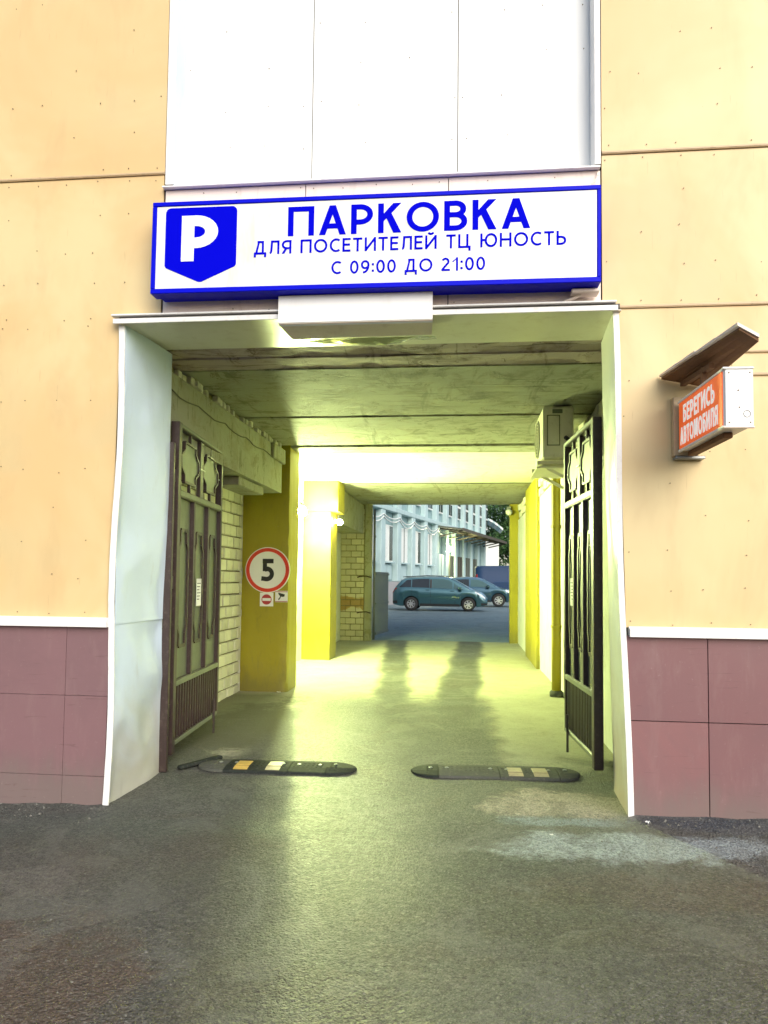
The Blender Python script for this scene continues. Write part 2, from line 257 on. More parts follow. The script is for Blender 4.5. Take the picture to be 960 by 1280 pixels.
# ------------------------------------------------------------------ mesh helpers
class MB:
    def __init__(s): s.v = []; s.f = []
    def add(s, vs_, fs):
        o = len(s.v); s.v += [tuple(p) for p in vs_]; s.f += [tuple(i + o for i in f) for f in fs]; return s
    def box(s, x0, x1, y0, y1, z0, z1, c=0.0):
        if c <= 0:
            return s.add([(x0, y0, z0), (x1, y0, z0), (x1, y1, z0), (x0, y1, z0), (x0, y0, z1), (x1, y0, z1), (x1, y1, z1), (x0, y1, z1)],
                         [(0, 3, 2, 1), (4, 5, 6, 7), (0, 1, 5, 4), (1, 2, 6, 5), (2, 3, 7, 6), (3, 0, 4, 7)])
        bm = bmesh.new(); bmesh.ops.create_cube(bm, size=1.0)
        for v in bm.verts: v.co = Vector(((x0 + x1) / 2 + v.co.x * (x1 - x0), (y0 + y1) / 2 + v.co.y * (y1 - y0), (z0 + z1) / 2 + v.co.z * (z1 - z0)))
        bmesh.ops.bevel(bm, geom=bm.edges[:], offset=c, segments=1, affect='EDGES', clamp_overlap=True)
        bm.verts.index_update(); s.add([v.co for v in bm.verts], [[v.index for v in f.verts] for f in bm.faces]); bm.free(); return s
    def hexa(s, p):   # 8 corners, bottom ring then top ring
        return s.add(p, [(0, 3, 2, 1), (4, 5, 6, 7), (0, 1, 5, 4), (1, 2, 6, 5), (2, 3, 7, 6), (3, 0, 4, 7)])
    def tube(s, pts, r, n=8, cap=True):
        pts = [Vector(p) for p in pts]; rings = []; rs = r if isinstance(r, (list, tuple)) else [r] * len(pts)
        up0 = None
        for i, p in enumerate(pts):
            t = (pts[min(i + 1, len(pts) - 1)] - pts[max(i - 1, 0)]).normalized()
            if up0 is None:
                a = Vector((0, 0, 1)) if abs(t.z) < 0.9 else Vector((1, 0, 0)); up0 = (a - t * a.dot(t)).normalized()
            else: up0 = (up0 - t * up0.dot(t)).normalized()
            b = t.cross(up0)
            rings.append([p + (up0 * math.cos(2 * math.pi * k / n) + b * math.sin(2 * math.pi * k / n)) * rs[i] for k in range(n)])
        vs_ = [q for g in rings for q in g]; fs = []
        for i in range(len(rings) - 1):
            for k in range(n): fs.append((i * n + k, i * n + (k + 1) % n, (i + 1) * n + (k + 1) % n, (i + 1) * n + k))
        if cap: fs += [tuple(range(n))[::-1], tuple((len(rings) - 1) * n + k for k in range(n))]
        return s.add(vs_, fs)
    def prism(s, poly, axis, a, b):   # poly in the two other axes (cyclic order), extruded a..b along axis
        n = len(poly)
        def P(q, t): return {'x': (t, q[0], q[1]), 'y': (q[0], t, q[1]), 'z': (q[0], q[1], t)}[axis]
        return s.add([P(q, a) for q in poly] + [P(q, b) for q in poly], [tuple(range(n))[::-1], tuple(range(n, 2 * n))] + [(i, (i + 1) % n, n + (i + 1) % n, n + i) for i in range(n)])
    def bar(s, a, b, wd, th, nrm):     # rectangular bar from a to b, width wd in-plane, thickness th along nrm
        a, b, nrm = Vector(a), Vector(b), Vector(nrm).normalized(); t = (b - a).normalized(); sd = t.cross(nrm).normalized() * wd / 2; nn = nrm * th / 2
        return s.hexa([a - sd - nn, a + sd - nn, a + sd + nn, a - sd + nn, b - sd - nn, b + sd - nn, b + sd + nn, b - sd + nn])
    def build(s, name, mat, parent=None, smooth=False, kind=None, label=None):
        me = bpy.data.meshes.new(name); me.from_pydata(s.v, [], s.f); me.update()
        bm = bmesh.new(); bm.from_mesh(me); bmesh.ops.recalc_face_normals(bm, faces=bm.faces[:]); bm.to_mesh(me); bm.free()
        me.materials.append(M[mat] if isinstance(mat, str) else mat)
        if smooth: me.shade_smooth()
        o = bpy.data.objects.new(name, me); COL.objects.link(o)
        if parent is not None: o.parent = parent
        if kind: o['kind'] = kind
        if label: o['label'] = label
        return o
def tag(o, label, cat, group=None):
    o['label'] = label; o['category'] = cat
    if group: o['group'] = group
    return o
def thing(name, label, cat, loc=(0, 0, 0), rz=0.0, group=None):
    o = bpy.data.objects.new(name, None); COL.objects.link(o); o.location = loc; o.rotation_euler = (0, 0, rz); o.empty_display_size = 0.2
    return tag(o, label, cat, group)
def inst(src, name, parent, loc, rot=(0, 0, 0), scl=(1, 1, 1)):
    o = bpy.data.objects.new(name, src.data); COL.objects.link(o); o.parent = parent; o.location = loc; o.rotation_euler = rot; o.scale = scl; return o
def wavy(name, mat, parent, P, nu, nv, amp, fr, thick, nrm, seed=0, edge=0.0, label=None, smooth=True, crease=0.0):
    """thin sheet: P(u,v) gives the flat point; dents displace it along nrm; real thickness behind"""
    b = MB(); nrm = Vector(nrm); fv = []; bv = []
    for j in range(nv + 1):
        for i in range(nu + 1):
            p = Vector(P(i / nu, j / nv)); k = min(1, 6 * min(i / nu, 1 - i / nu, j / nv, 1 - j / nv) + edge)
            d = mnoise.fractal(p * fr + Vector((seed * 7.1, seed * 3.3, 0)), 0.6, 2.0, 3) * amp * k
            if crease: d += crease * (0.3 - abs(mnoise.noise(p * fr * 0.9 + Vector((seed * 1.7, 4.1, 0)))) * 1.6) * k
            fv.append(p + nrm * d); bv.append(p + nrm * d - nrm * thick)
    W = nu + 1; N = len(fv); fs = []
    for j in range(nv):
        for i in range(nu):
            a = j * W + i; fs.append((a, a + 1, a + W + 1, a + W)); fs.append((N + a, N + a + W, N + a + W + 1, N + a + 1))
    for i in range(nu):
        fs.append((i, N + i, N + i + 1, i + 1)); a = nv * W + i; fs.append((a, a + 1, N + a + 1, N + a))
    for j in range(nv):
        a = j * W; fs.append((a, a + W, N + a + W, N + a)); a = j * W + nu; fs.append((a, N + a, N + a + W, a + W))
    b.add(fv + bv, fs); o = b.build(name, mat, parent, False, None, label)
    if smooth:
        o.data.shade_smooth()
        try: o.data.set_sharp_from_angle(angle=R(40))
        except Exception: pass
    return o
def arc(cx, cz, rx, rz, a0, a1, n=14): return [(cx + rx * math.cos(R(a0 + (a1 - a0) * k / n)), cz + rz * math.sin(R(a0 + (a1 - a0) * k / n))) for k in range(n + 1)]
def glyph(c, t):
    """letter strokes: centre lines ('s', pts, closed) or filled polygons ('p', pts); cap height 1"""
    h = t / 2; T = 1 - h; d = t * 1.12
    def st(x): return ('p', [(x, 0), (x + t, 0), (x + t, 1), (x, 1)])
    def bar(x0, x1, z): return ('p', [(x0, z - h), (x1, z - h), (x1, z + h), (x0, z + h)])
    def bowl(x0, w, zl, zh): r = (zh - zl) / 2; rx = min(r * 1.15, w - h - x0 - 0.02); return ('s', [(x0, zh)] + arc(w - h - rx, (zl + zh) / 2, rx, r, 90, -90) + [(x0, zl)], False)
    if c == ' ': return 0.32, []
    if c == 'П': w = 0.80; return w, [st(0), st(w - t), bar(t, w - t, T)]
    if c == 'Н': w = 0.80; return w, [st(0), st(w - t), bar(t, w - t, 0.52)]
    if c == 'Г': w = 0.58; return w, [st(0), bar(t, w, T)]
    if c == 'Т': w = 0.66; return w, [('p', [(w / 2 - h, 0), (w / 2 + h, 0), (w / 2 + h, 1 - t), (w / 2 - h, 1 - t)]), bar(0, w, T)]
    if c == 'Е': w = 0.58; return w, [st(0), bar(t, w, T), bar(t, w * 0.93, 0.52), bar(t, w, h)]
    if c == 'А': w = 0.82; return w, [('p', [(0, 0), (d, 0), (w / 2 + d / 2, 1), (w / 2 - d / 2, 1)]), ('p', [(w - d, 0), (w, 0), (w / 2 + d / 2, 1), (w / 2 - d / 2, 1)]), bar(w * 0.20, w * 0.80, 0.30)]
    if c in 'РP': w = 0.66; return w, [st(0), bowl(t, w, 0.40, T)]
    if c == 'В': w = 0.68; return w, [st(0), bowl(t, w * 0.95, 0.53, T), bowl(t, w, h, 0.53)]
    if c == 'Б': w = 0.66; return w, [st(0), bar(t, w * 0.93, T), bowl(t, w, h, 0.57)]
    if c == 'Ь': w = 0.66; return w, [st(0), bowl(t, w, h, 0.57)]
    if c == 'Я': w = 0.70; e = bowl(t, w, 0.40, T); return w, [st(w - t), ('s', [(w - x, z) for x, z in e[1]], False), ('p', [(0, 0), (d * 1.1, 0), (w * 0.62, 0.42), (w * 0.62 - d * 1.1, 0.42)])]
    if c == 'К': w = 0.70; return w, [st(0), ('p', [(t, 0.40), (w - 0.01, 1), (w - d * 1.3, 1), (t, 0.40 + d * 1.35)]), ('p', [(w * 0.34, 0.53), (w - d * 1.25, 0), (w, 0), (w * 0.34 + d * 0.85, 0.66)])]
    if c in 'О0': w = 0.96 if c == 'О' else 0.64; return w, [('s', arc(w / 2, 0.5, w / 2 - h, 0.5 - h, 0, 360, 36)[:-1], True)]
    if c == 'С': w = 0.74; return w, [('s', arc(0.46, 0.5, 0.46 - h, 0.5 - h, 52, 308, 28), False)]
    if c == 'Ю': w = 1.16; return w, [st(0), bar(t, 0.36, 0.52), ('s', arc(w - 0.43, 0.5, 0.43 - h, 0.5 - h, 0, 360, 36)[:-1], True)]
    if c in 'ИЙ':
        w = 0.80; e = [st(0), st(w - t), ('p', [(t * 0.9, 0.02), (t * 0.9, 0.02 + d * 1.5), (w - t * 0.9, 0.98), (w - t * 0.9, 0.98 - d * 1.5)])]
        if c == 'Й': e.append(('s', arc(w / 2, 1.20, 0.15, 0.11, 180, 360, 8), False))
        return w, e
    if c == 'М': w = 0.92; return w, [st(0), st(w - t), ('p', [(t * 0.5, 1), (t * 0.5 + d, 1), (w / 2 + d / 2, 0.12), (w / 2 - d / 2, 0.12)]), ('p', [(w - t * 0.5, 1), (w - t * 0.5 - d, 1), (w / 2 - d / 2, 0.12), (w / 2 + d / 2, 0.12)])]
    if c == 'Л': w = 0.78; return w, [st(w - t), ('s', [(w - t, T), (0.30 * w, T), (0.27 * w, 0.45)] + arc(0.10 * w, 0.30, 0.155 * w, 0.30 - h, 0, -85, 6), False)]
    if c == 'Д': w = 0.90; return w, [('p', [(0.80 * w - t, t), (0.80 * w, t), (0.80 * w, 1), (0.80 * w - t, 1)]), bar(0.28 * w, 0.80 * w - t, T), ('p', [(0.12 * w, t), (0.12 * w + t, t), (0.28 * w + t, 1 - t), (0.28 * w + t * .9, 1), (0.28 * w, 1), (0.28 * w, 0.75)]), bar(0, w, h), ('p', [(0, -0.20), (t, -0.20), (t, 0), (0, 0)]), ('p', [(w - t, -0.20), (w, -0.20), (w, 0), (w - t, 0)])]
    if c == 'Ц': w = 0.86; return w, [('p', [(0, 0), (t, 0), (t, 1), (0, 1)]), ('p', [(w - 2 * t, t), (w - t, t), (w - t, 1), (w - 2 * t, 1)]), bar(t, w, h), ('p', [(w - t, -0.20), (w, -0.20), (w, 0), (w - t, 0)])]
    if c == '1': w = 0.42; return w, [('p', [(w - t, 0), (w, 0), (w, 1), (w - t, 1)]), ('p', [(0, 0.72), (t * .3, 0.72 + t * -.6), (w - t * .6, 0.92), (w - t * .3, 1)])]
    if c == '2': w = 0.62; return w, [('s', arc(w * 0.47, 0.70, w * 0.47 - h, 0.30 - h, 155, -25, 14) + [(h * 1.1, t * 0.9)], False), bar(0, w, h)]
    if c == '9': w = 0.64; return w, [('s', arc(w / 2, 0.66, w / 2 - h, 0.34 - h, 0, 360, 28)[:-1], True), ('s', [(w - h, 0.66)] + arc(w * 0.30, 0.62, w * 0.70 - h, 0.62 - h, 0, -95, 12), False)]
    if c == '5': w = 0.60; return w, [bar(0.05, w * 0.95, T), ('p', [(0.06, 0.45), (0.06 + t, 0.45), (0.06 + t, 1 - t), (0.06, 1 - t)]), ('s', [(0.06 + h, 0.52)] + arc(w * 0.42, 0.33, w * 0.58 - h, 0.33 - h, 80, -95, 14) + [(0.0, h * 1.3)], False)]
    if c == ':': w = t * 1.1; return w, [('p', [(0, 0.10), (w, 0.10), (w, 0.10 + w), (0, 0.10 + w)]), ('p', [(0, 0.58), (w, 0.58), (w, 0.58 + w), (0, 0.58 + w)])]
    return 0.5, [st(0)]
def stroke_polys(pts, t, closed):
    n = len(pts); L_ = []; R_ = []
    for i in range(n):
        p = Vector(pts[i]); a = Vector(pts[i - 1]) if (i > 0 or closed) else None; b = Vector(pts[(i + 1) % n]) if (i < n - 1 or closed) else None
        da = (p - a).normalized() if a is not None else (b - p).normalized(); db = (b - p).normalized() if b is not None else da
        na = Vector((-da.y, da.x)); nb = Vector((-db.y, db.x)); m = (na + nb); m = m.normalized() if m.length > 1e-6 else na; k = t / 2 / max(0.5, m.dot(na))
        L_.append(p + m * k); R_.append(p - m * k)
    return L_, R_
def lettering(name, body, x0, x1, z0, z1, y, mat, parent, t=0.15, depth=0.002, plane='y', gap=0.14):
    """letters on a plane facing -Y (plane y) or -X (plane x, running from the wall outwards); one object for each word"""
    tot = 0; lay = []
    for c in body: w_, el = glyph(c, t); lay.append((c, tot, el)); tot += w_ + gap
    tot -= gap; sx = (x1 - x0) / tot; words = [[]]
    for it in lay:
        if it[0] == ' ': words.append([])
        else: words[-1].append(it)
    def P(x, z, dd):
        u = x0 + x * sx; zz = z0 + z * (z1 - z0); return (u, y - dd, zz) if plane == 'y' else (y - dd, -u, zz)
    outs = []
    for wd in words:
        m = MB()
        for c, ox, el in wd:
            for i, e in enumerate(el):
                dd = depth + 0.0003 * i
                if e[0] == 'p':
                    n = len(e[1]); m.add([P(ox + a, b, 0) for a, b in e[1]] + [P(ox + a, b, dd) for a, b in e[1]], [tuple(range(n))[::-1], tuple(range(n, 2 * n))] + [(k, (k + 1) % n, n + (k + 1) % n, n + k) for k in range(n)])
                else:
                    L_, R_ = stroke_polys(e[1], t, e[2]); n = len(L_); V = []
                    for k in range(n): V += [P(ox + L_[k].x, L_[k].y, 0), P(ox + R_[k].x, R_[k].y, 0), P(ox + R_[k].x, R_[k].y, dd), P(ox + L_[k].x, L_[k].y, dd)]
                    F = []
                    for k in range(n if e[2] else n - 1):
                        j = (k + 1) % n; F += [(4 * k + q, 4 * j + q, 4 * j + (q + 1) % 4, 4 * k + (q + 1) % 4) for q in range(4)]
                    if not e[2]: F += [(0, 1, 2, 3), (4 * n - 4, 4 * n - 3, 4 * n - 2, 4 * n - 1)]
                    m.add(V, F)
        outs.append(m.build(name, mat, parent))
    return outs

# ------------------------------------------------------------------ ground
def build_ground():
    def lines(lo, hi, fl, fh, st, far):
        a = list(np.arange(fl, fh + 1e-6, st)); q = fl; k = st
        left = []
        while q > lo: k *= 1.6; q -= k; left.append(max(q, lo))
        q = fh; k = st; right = []
        while q < hi: k *= 1.6; q += k; right.append(min(q, hi))
        return left[::-1] + a + right
    xs = lines(-400, 400, -4.2, 3.4, 0.06, 0); ys = lines(-300, 600, -3.2, 14, 0.07, 0)
    V = []
    for y in ys:
        for x in xs:
            z = 0.0
            if -5 < x < 5 and -5 < y < 16:
                z += 0.010 * mnoise.fractal(Vector((x * 0.8, y * 0.8, 0)), 0.7, 2.0, 4) + 0.0025 * mnoise.noise(Vector((x * 9, y * 9, 3)))
                out = 1 / (1 + math.exp((y - 0.35) * 7)); fade = max(0.0, 1 - max(0, abs(x) - 3.5) / 1.5) * max(0.0, min(1, (y + 5) / 2))
                z += out * fade * 0.024 * (x + 0.45)
                if y < 0.25 and (x < -2.36 or x > 1.02): z += 0.016 * math.exp(-((y + 0.02) / 0.10) ** 2) * (0.6 + 0.9 * mnoise.noise(Vector((x * 5, 0, 9))))
            V.append((x, y, z - 0.004))
    W = len(xs); F = [(j * W + i, j * W + i + 1, (j + 1) * W + i + 1, (j + 1) * W + i) for j in range(len(ys) - 1) for i in range(W - 1)]
    o = MB().add(V, F).build('ground', 'ground', None, True); o['kind'] = 'structure'; return o
build_ground()

# ------------------------------------------------------------------ the building with the passage
BLD = thing('parking_building', 'cream sheet clad building with a drive-through passage under it', 'building')
XL, XR = -2.345, 1.0           # passage opening in the facade
H0 = 9.5
def core():
    m = MB()
    m.box(-16, -3.16, 0.03, 13.1, -0.3, H0); m.build('wall', 'core', BLD)
    MB().box(1.56, 15, 0.03, 13.1, -0.3, H0).build('wall', 'core', BLD)
    MB().box(-3.16, 1.56, 0.20, 13.1, 3.62, H0).build('wall', 'core', BLD)
    MB().box(-3.16, -2.44, 0.03, 0.68, -0.3, 3.62).build('wall', 'core', BLD)
    MB().box(1.12, 1.56, 0.03, 0.68, -0.3, 3.62).build('wall', 'core', BLD)
    MB().box(-2.44, 1.12, 0.03, 0.198, 3.34, 4.2).build('wall', 'core', BLD)
core()

def screws(pts, y, parent, r=0.006):
    m = MB()
    for (x, z) in pts:
        n = 6; c = [(x + r * math.cos(2 * math.pi * k / n), y - 0.003, z + r * math.sin(2 * math.pi * k / n)) for k in range(n)]; c2 = [(a, y + 0.002, d) for a, _, d in c]
        m.add(c + c2, [tuple(range(n))] + [(k, (k + 1) % n, n + (k + 1) % n, n + k) for k in range(n)])
    return m.build('screws', 'screw', parent, False, 'stuff')
def facade_panel(x0, x1, z0, z1, mat='cream', name='facade_panel', amp=0.006, y=0.0, sp=(0.245, 0.245), miss=0.5, xf0=None, xf1=None, seed=0, fr=0.9, thick=0.012, scr=True):
    f0 = xf0 or (lambda z: x0); f1 = xf1 or (lambda z: x1)
    def P(u, v):
        z = z0 + v * (z1 - z0); return (f0(z) + u * (f1(z) - f0(z)), y, z)
    nu = max(3, int((x1 - x0) / 0.16)); nv = max(3, int((z1 - z0) / 0.16))
    o = wavy(name, mat, BLD, P, nu, nv, amp, fr, thick, (0, -1, 0), seed)
    if scr:
        pts = []; nx = max(2, round((x1 - x0) / sp[0])); nz = max(2, round((z1 - z0) / sp[1])); rr = random.Random(seed + 11)
        for i in range(nx + 1):
            for j in range(nz + 1):
                if rr.random() < (miss if 0 < j < nz else 0.12): continue
                x = x0 + 0.035 + (x1 - x0 - 0.07) * i / nx + rr.uniform(-.03, .03); z = z0 + 0.03 + (z1 - z0 - 0.06) * j / nz + rr.uniform(-.012, .012) * (2 if 0 < j < nz else 1)
                if f0(z) + 0.015 < x < f1(z) - 0.015: pts.append((x, z))
        screws(pts, y - amp * 0.5, o, 0.0036)
    return o
ljx = lambda z: XL - 0.035 + 0.02 * z / 3.2         # outer edge of the left jamb sheet on the facade
rjx = lambda z: 1.045 - 0.075 * z / 3.25
# left cream panels
PLZ = 1.205
facade_panel(-3.72, -2.35, PLZ, 3.263, xf1=lambda z: ljx(z) - 0.022, seed=1)
facade_panel(-3.72, -2.09, 3.263, 4.305, seed=2)
facade_panel(-3.72, -2.085, 4.335, 6.4, seed=3)
facade_panel(-6.2, -3.726, PLZ, 4.305, seed=4); facade_panel(-6.2, -3.726, 4.335, 6.4, seed=5)
facade_panel(1.01, 3.3, PLZ, 2.81, xf0=lambda z: rjx(z) + 0.02, seed=6)
facade_panel(0.99, 1.70, 2.81, 2.972, seed=7, xf0=lambda z: rjx(z) + 0.02, scr=False); facade_panel(1.703, 3.3, 2.832, 2.957, seed=17, scr=False)
facade_panel(0.98, 3.3, 2.972, 3.262, seed=18, xf0=lambda z: rjx(z) + 0.02, scr=False)
facade_panel(0.90, 3.3, 3.290, 4.295, seed=8); facade_panel(0.90, 3.3, 4.325, 6.4, seed=9)
facade_panel(3.306, 6.0, PLZ, 3.262, seed=10); facade_panel(3.306, 6.0, 3.290, 6.4, seed=12)
MB().box(-6.2, 6.0, 0.0, 0.03, 6.42, H0).build('facade_panel', 'core_cream', BLD)
MB().box(-16, -6.2, 0.0, 0.03, -0.3, H0).build('facade_panel', 'core_cream', BLD); MB().box(6.0, 15, 0.0, 0.03, -0.3, H0).build('facade_panel', 'core_cream', BLD)
def strip(x0, x1, z, h=0.022, y=-0.006):
    m = MB(); m.box(x0, x1, y - 0.006, 0.01, z - h / 2, z + h / 2, 0.003); m.box(x0, x1, y - 0.009, y - 0.0065, z - h / 2 + 0.007, z - h / 2 + 0.013); m.build('joint_strip', 'joint', BLD)
strip(-6.2, -2.085, 4.32); strip(0.90, 6.0, 4.31); strip(0.965, 6.0, 3.276); strip(1.703, 3.3, 2.82); strip(1.703, 3.3, 2.965, 0.016)
# plinth panels
def plinth(x0, x1, z0, z1, seed, xf0=None, xf1=None):
    facade_panel(x0, x1, z0, z1, 'plinth', 'plinth_panel', 0.009, -0.012, xf0=xf0, xf1=xf1, seed=seed, scr=False, thick=0.02, fr=2.2)
lx = lambda z: ljx(z) - 0.012; rx = lambda z: rjx(z) + 0.012
for (a, b, e) in ((-3.35, -2.693, None), (-2.690, -2.37, lx)):
    plinth(a, b, 0.146, 0.68, int(a * 10) % 17, None, e); plinth(a, b, 0.683, 1.155, int(a * 10) % 13, None, e); plinth(a, b, -0.30, 0.143, int(a * 10) % 11, None, e)
for (a, b) in ((-4.05, -3.353), (-4.75, -4.053), (-6.2, -4.753)):
    plinth(a, b, 0.146, 1.155, int(a * 7) % 19); plinth(a, b, -0.30, 0.143, int(a * 7) % 5)
for (a, b, e) in ((1.03, 1.527, rx), (1.533, 2.13, None), (2.136, 2.9, None), (2.906, 6.0, None)):
    plinth(a, b, 0.627, 1.155, int(a * 10) % 17, e); plinth(a, b, -0.30, 0.621, int(a * 10) % 13, e)
def trim(x0, x1):
    MB().prism([(-0.055, 1.15), (-0.055, 1.193), (-0.012, 1.213), (0.02, 1.213), (0.02, 1.15)], 'x', x0, x1).build('plinth_trim', 'white_trim', BLD)
trim(-6.2, -2.39); trim(1.05, 6.0)

# upper white recess
RX0, RX1, RY = -2.02, 0.855, 0.175
for (a, b, sd) in ((RX0, -1.078, 21), (-1.072, -0.048, 22), (-0.042, RX1, 23)):
    facade_panel(a, b, 4.235, 6.4, 'white_sheet', 'recess_panel', 0.004, RY - 0.008, seed=sd, miss=0.45, sp=(0.33, 0.33))
wavy('recess_reveal', 'jamb_blue', BLD, lambda u, v: (RX0, -0.004 + u * (RY - 0.006), 4.24 + v * 2.16), 4, 24, 0.006, 2.0, 0.006, (1, 0, 0), 3)
wavy('recess_reveal', 'white_sheet', BLD, lambda u, v: (RX1, -0.004 + u * (RY - 0.006), 4.24 + v * 2.16), 4, 24, 0.008, 2.0, 0.006, (-1, 0, 0), 5)
wavy('recess_frame', 'white_trim', BLD, lambda u, v: (-2.078 + u * 0.056, -0.008, 4.235 + v * 2.165), 2, 24, 0.003, 2.0, 0.006, (0, -1, 0), 6)
wavy('recess_frame', 'white_trim', BLD, lambda u, v: (0.857 + u * 0.036, -0.008, 4.235 + v * 2.165), 2, 24, 0.003, 2.0, 0.006, (0, -1, 0), 7)
MB().prism([(-0.045, 4.196), (-0.045, 4.206), (RY - 0.022, 4.232), (RY - 0.022, 4.215), (-0.03, 4.196)], 'x', -2.085, 0.885).build('sill', 'white_trim', BLD)
for (a, b, sd) in ((-2.075, -1.082, 31), (-1.076, -0.106, 32), (-0.100, 0.89, 33)):
    facade_panel(a, b, 3.30, 4.193, 'fascia', 'fascia_panel', 0.002, 0.0, seed=sd, miss=0.1, sp=(0.24, 0.4))
# soffit and lip of the opening
wavy('soffit', 'soffit', BLD, lambda u, v: (-2.36 + u * 3.37, -0.055 + v * 0.70, 3.235 + 0.035 * v), 40, 6, 0.010, 1.6, 0.006, (0, 0, -1), 8)
MB().box(-2.40, 0.985, -0.072, -0.058, 3.232, 3.266, 0.002).build('lip_trim', 'white_trim', BLD)
MB().box(-2.41, 0.975, -0.085, -0.004, 3.281, 3.294, 0.003).build('drip_rail', 'white_trim', BLD)
MB().box(-2.36, 1.0, -0.056, -0.002, 3.245, 3.279).build('lip_core', 'core', BLD)
# jamb sheets
def lj_at(u, z, d=0.0):
    y = -0.012 + u * 0.70
    return (ljx(z) + 0.025 + d + u * 0.05 + 0.012 * math.sin(z * 3.1) * (1 - u), y, z)
wavy('jamb_cladding', 'jamb_blue', BLD, lambda u, v: lj_at(u, -0.12 + v * 1.30), 20, 40, 0.014, 1.5, 0.004, (1, 0, 0), 41, 0.35, crease=0.035)
wavy('jamb_cladding', 'jamb_blue', BLD, lambda u, v: lj_at(u, 1.168 + v * 2.08, 0.006), 20, 64, 0.014, 1.5, 0.004, (1, 0, 0), 41, 0.35, crease=0.035)
def rj(u, v):
    z = -0.12 + v * 3.38; y = -0.012 + u * 0.70
    return (rjx(z) - 0.012 + u * 0.06 + 0.010 * math.sin(z * 2.3 + 1) * (1 - u), y, z)
wavy('jamb_cladding', 'jamb_white', BLD, rj, 20, 96, 0.014, 1.5, 0.004, (-1, 0, 0), 44, 0.25, crease=0.03)
def lje(u, v):
    z = -0.04 + v * 3.28; return (ljx(z) - 0.012 + u * 0.042 + 0.012 * math.sin(z * 3.1) + 0.006 * mnoise.noise(Vector((0, 0, z * 4))), -0.026, z)
wavy('jamb_edge', 'white_trim', BLD, lje, 2, 60, 0.004, 3, 0.008, (0, -1, 0), 42)
def rje(u, v):
    z = -0.02 + v * 3.27; return (rjx(z) - 0.016 + u * 0.036 + 0.010 * math.sin(z * 2.3 + 1), -0.026, z)
wavy('jamb_edge', 'white_trim', BLD, rje, 2, 60, 0.004, 3, 0.008, (0, -1, 0), 43)
# ceiling slabs
def slab(y0, y1, z, mat, seed, x0=-2.98, x1=1.38, amp=0.006):
    o = wavy('ceiling_slab', mat, BLD, lambda u, v: (x0 + u * (x1 - x0), y0 + v * (y1 - y0), z), 50, max(6, int((y1 - y0) / 0.08)), amp, 2.2, 0.22, (0, 0, -1), seed, 0.4)
    return o
for (ya, yb) in ((1.200, 1.215), (2.060, 2.090), (3.030, 3.060), (4.69, 4.79), (5.25, 5.31), (8.94, 8.98)): MB().box(-2.97, 1.37, ya - 0.004, yb + 0.004, 3.285 if yb - ya < .09 else 3.31, 3.40).build('joint_filler', 'dark', BLD)
slab(0.655, 0.90, 3.275, 'lintel', 50, -2.4, 1.1, 0.014); slab(0.905, 1.20, 3.262, 'lintel', 51, -2.5, 1.3, 0.014)
slab(1.215, 2.065, 3.255, 'ceiling_dark', 52); slab(2.085, 3.035, 3.26, 'ceiling_dark', 53); slab(3.055, 4.70, 3.25, 'ceiling_dark', 54)
slab(4.78, 5.26, 3.235, 'concrete', 55); slab(5.30, 8.95, 3.295, 'plaster', 56); slab(8.97, 13.1, 3.30, 'concrete', 57)
MB().box(-3.16, 1.56, 0.68, 13.1, 3.53, 3.615).build('deck', 'core', BLD)
# beams on the left
def beam(y0, y1, xf, z0, z1, seed):
    wavy('beam', 'beam', BLD, lambda u, v: (xf, y0 + u * (y1 - y0), z0 + v * (z1 - z0)), 40, 8, 0.006, 2.0, 0.55, (1, 0, 0), seed, 0.4)
beam(0.70, 4.60, -2.36, 2.60, 3.165, 60); beam(9.32, 13.05, -2.39, 2.58, 3.27, 61)
MB().box(-2.36, -2.315, 4.02, 4.62, 2.98, 3.17, 0.01).build('beam_corbel', 'beam', BLD)
MB().box(-2.70, -2.42, 2.95, 3.95, 2.50, 2.598, 0.01).build('beam_pad', 'beam', BLD)
# ragged course of brick ends between the beam and the slabs
bw = MB().box(-2.90, -2.42, 0.72, 4.62, 3.168, 3.245).build('brick_course', 'mortar', BLD)
b0 = MB().box(-0.03, 0.03, -0.038, 0.038, -0.034, 0.034, 0.006).build('brick', 'brick', bw); first = True; y = 1.12
while y < 4.5:
    if random.random() < 0.86:
        loc = (-2.40 + random.uniform(-0.02, 0.03), y, 3.206); rot = (random.uniform(-.12, .12), 0, random.uniform(-.15, .15))
        if first: b0.location = loc; first = False
        else: inst(b0, 'brick', bw, loc, rot, (1, random.uniform(.75, 1.05), random.uniform(.8, 1.0)))
    y += random.uniform(0.095, 0.13)

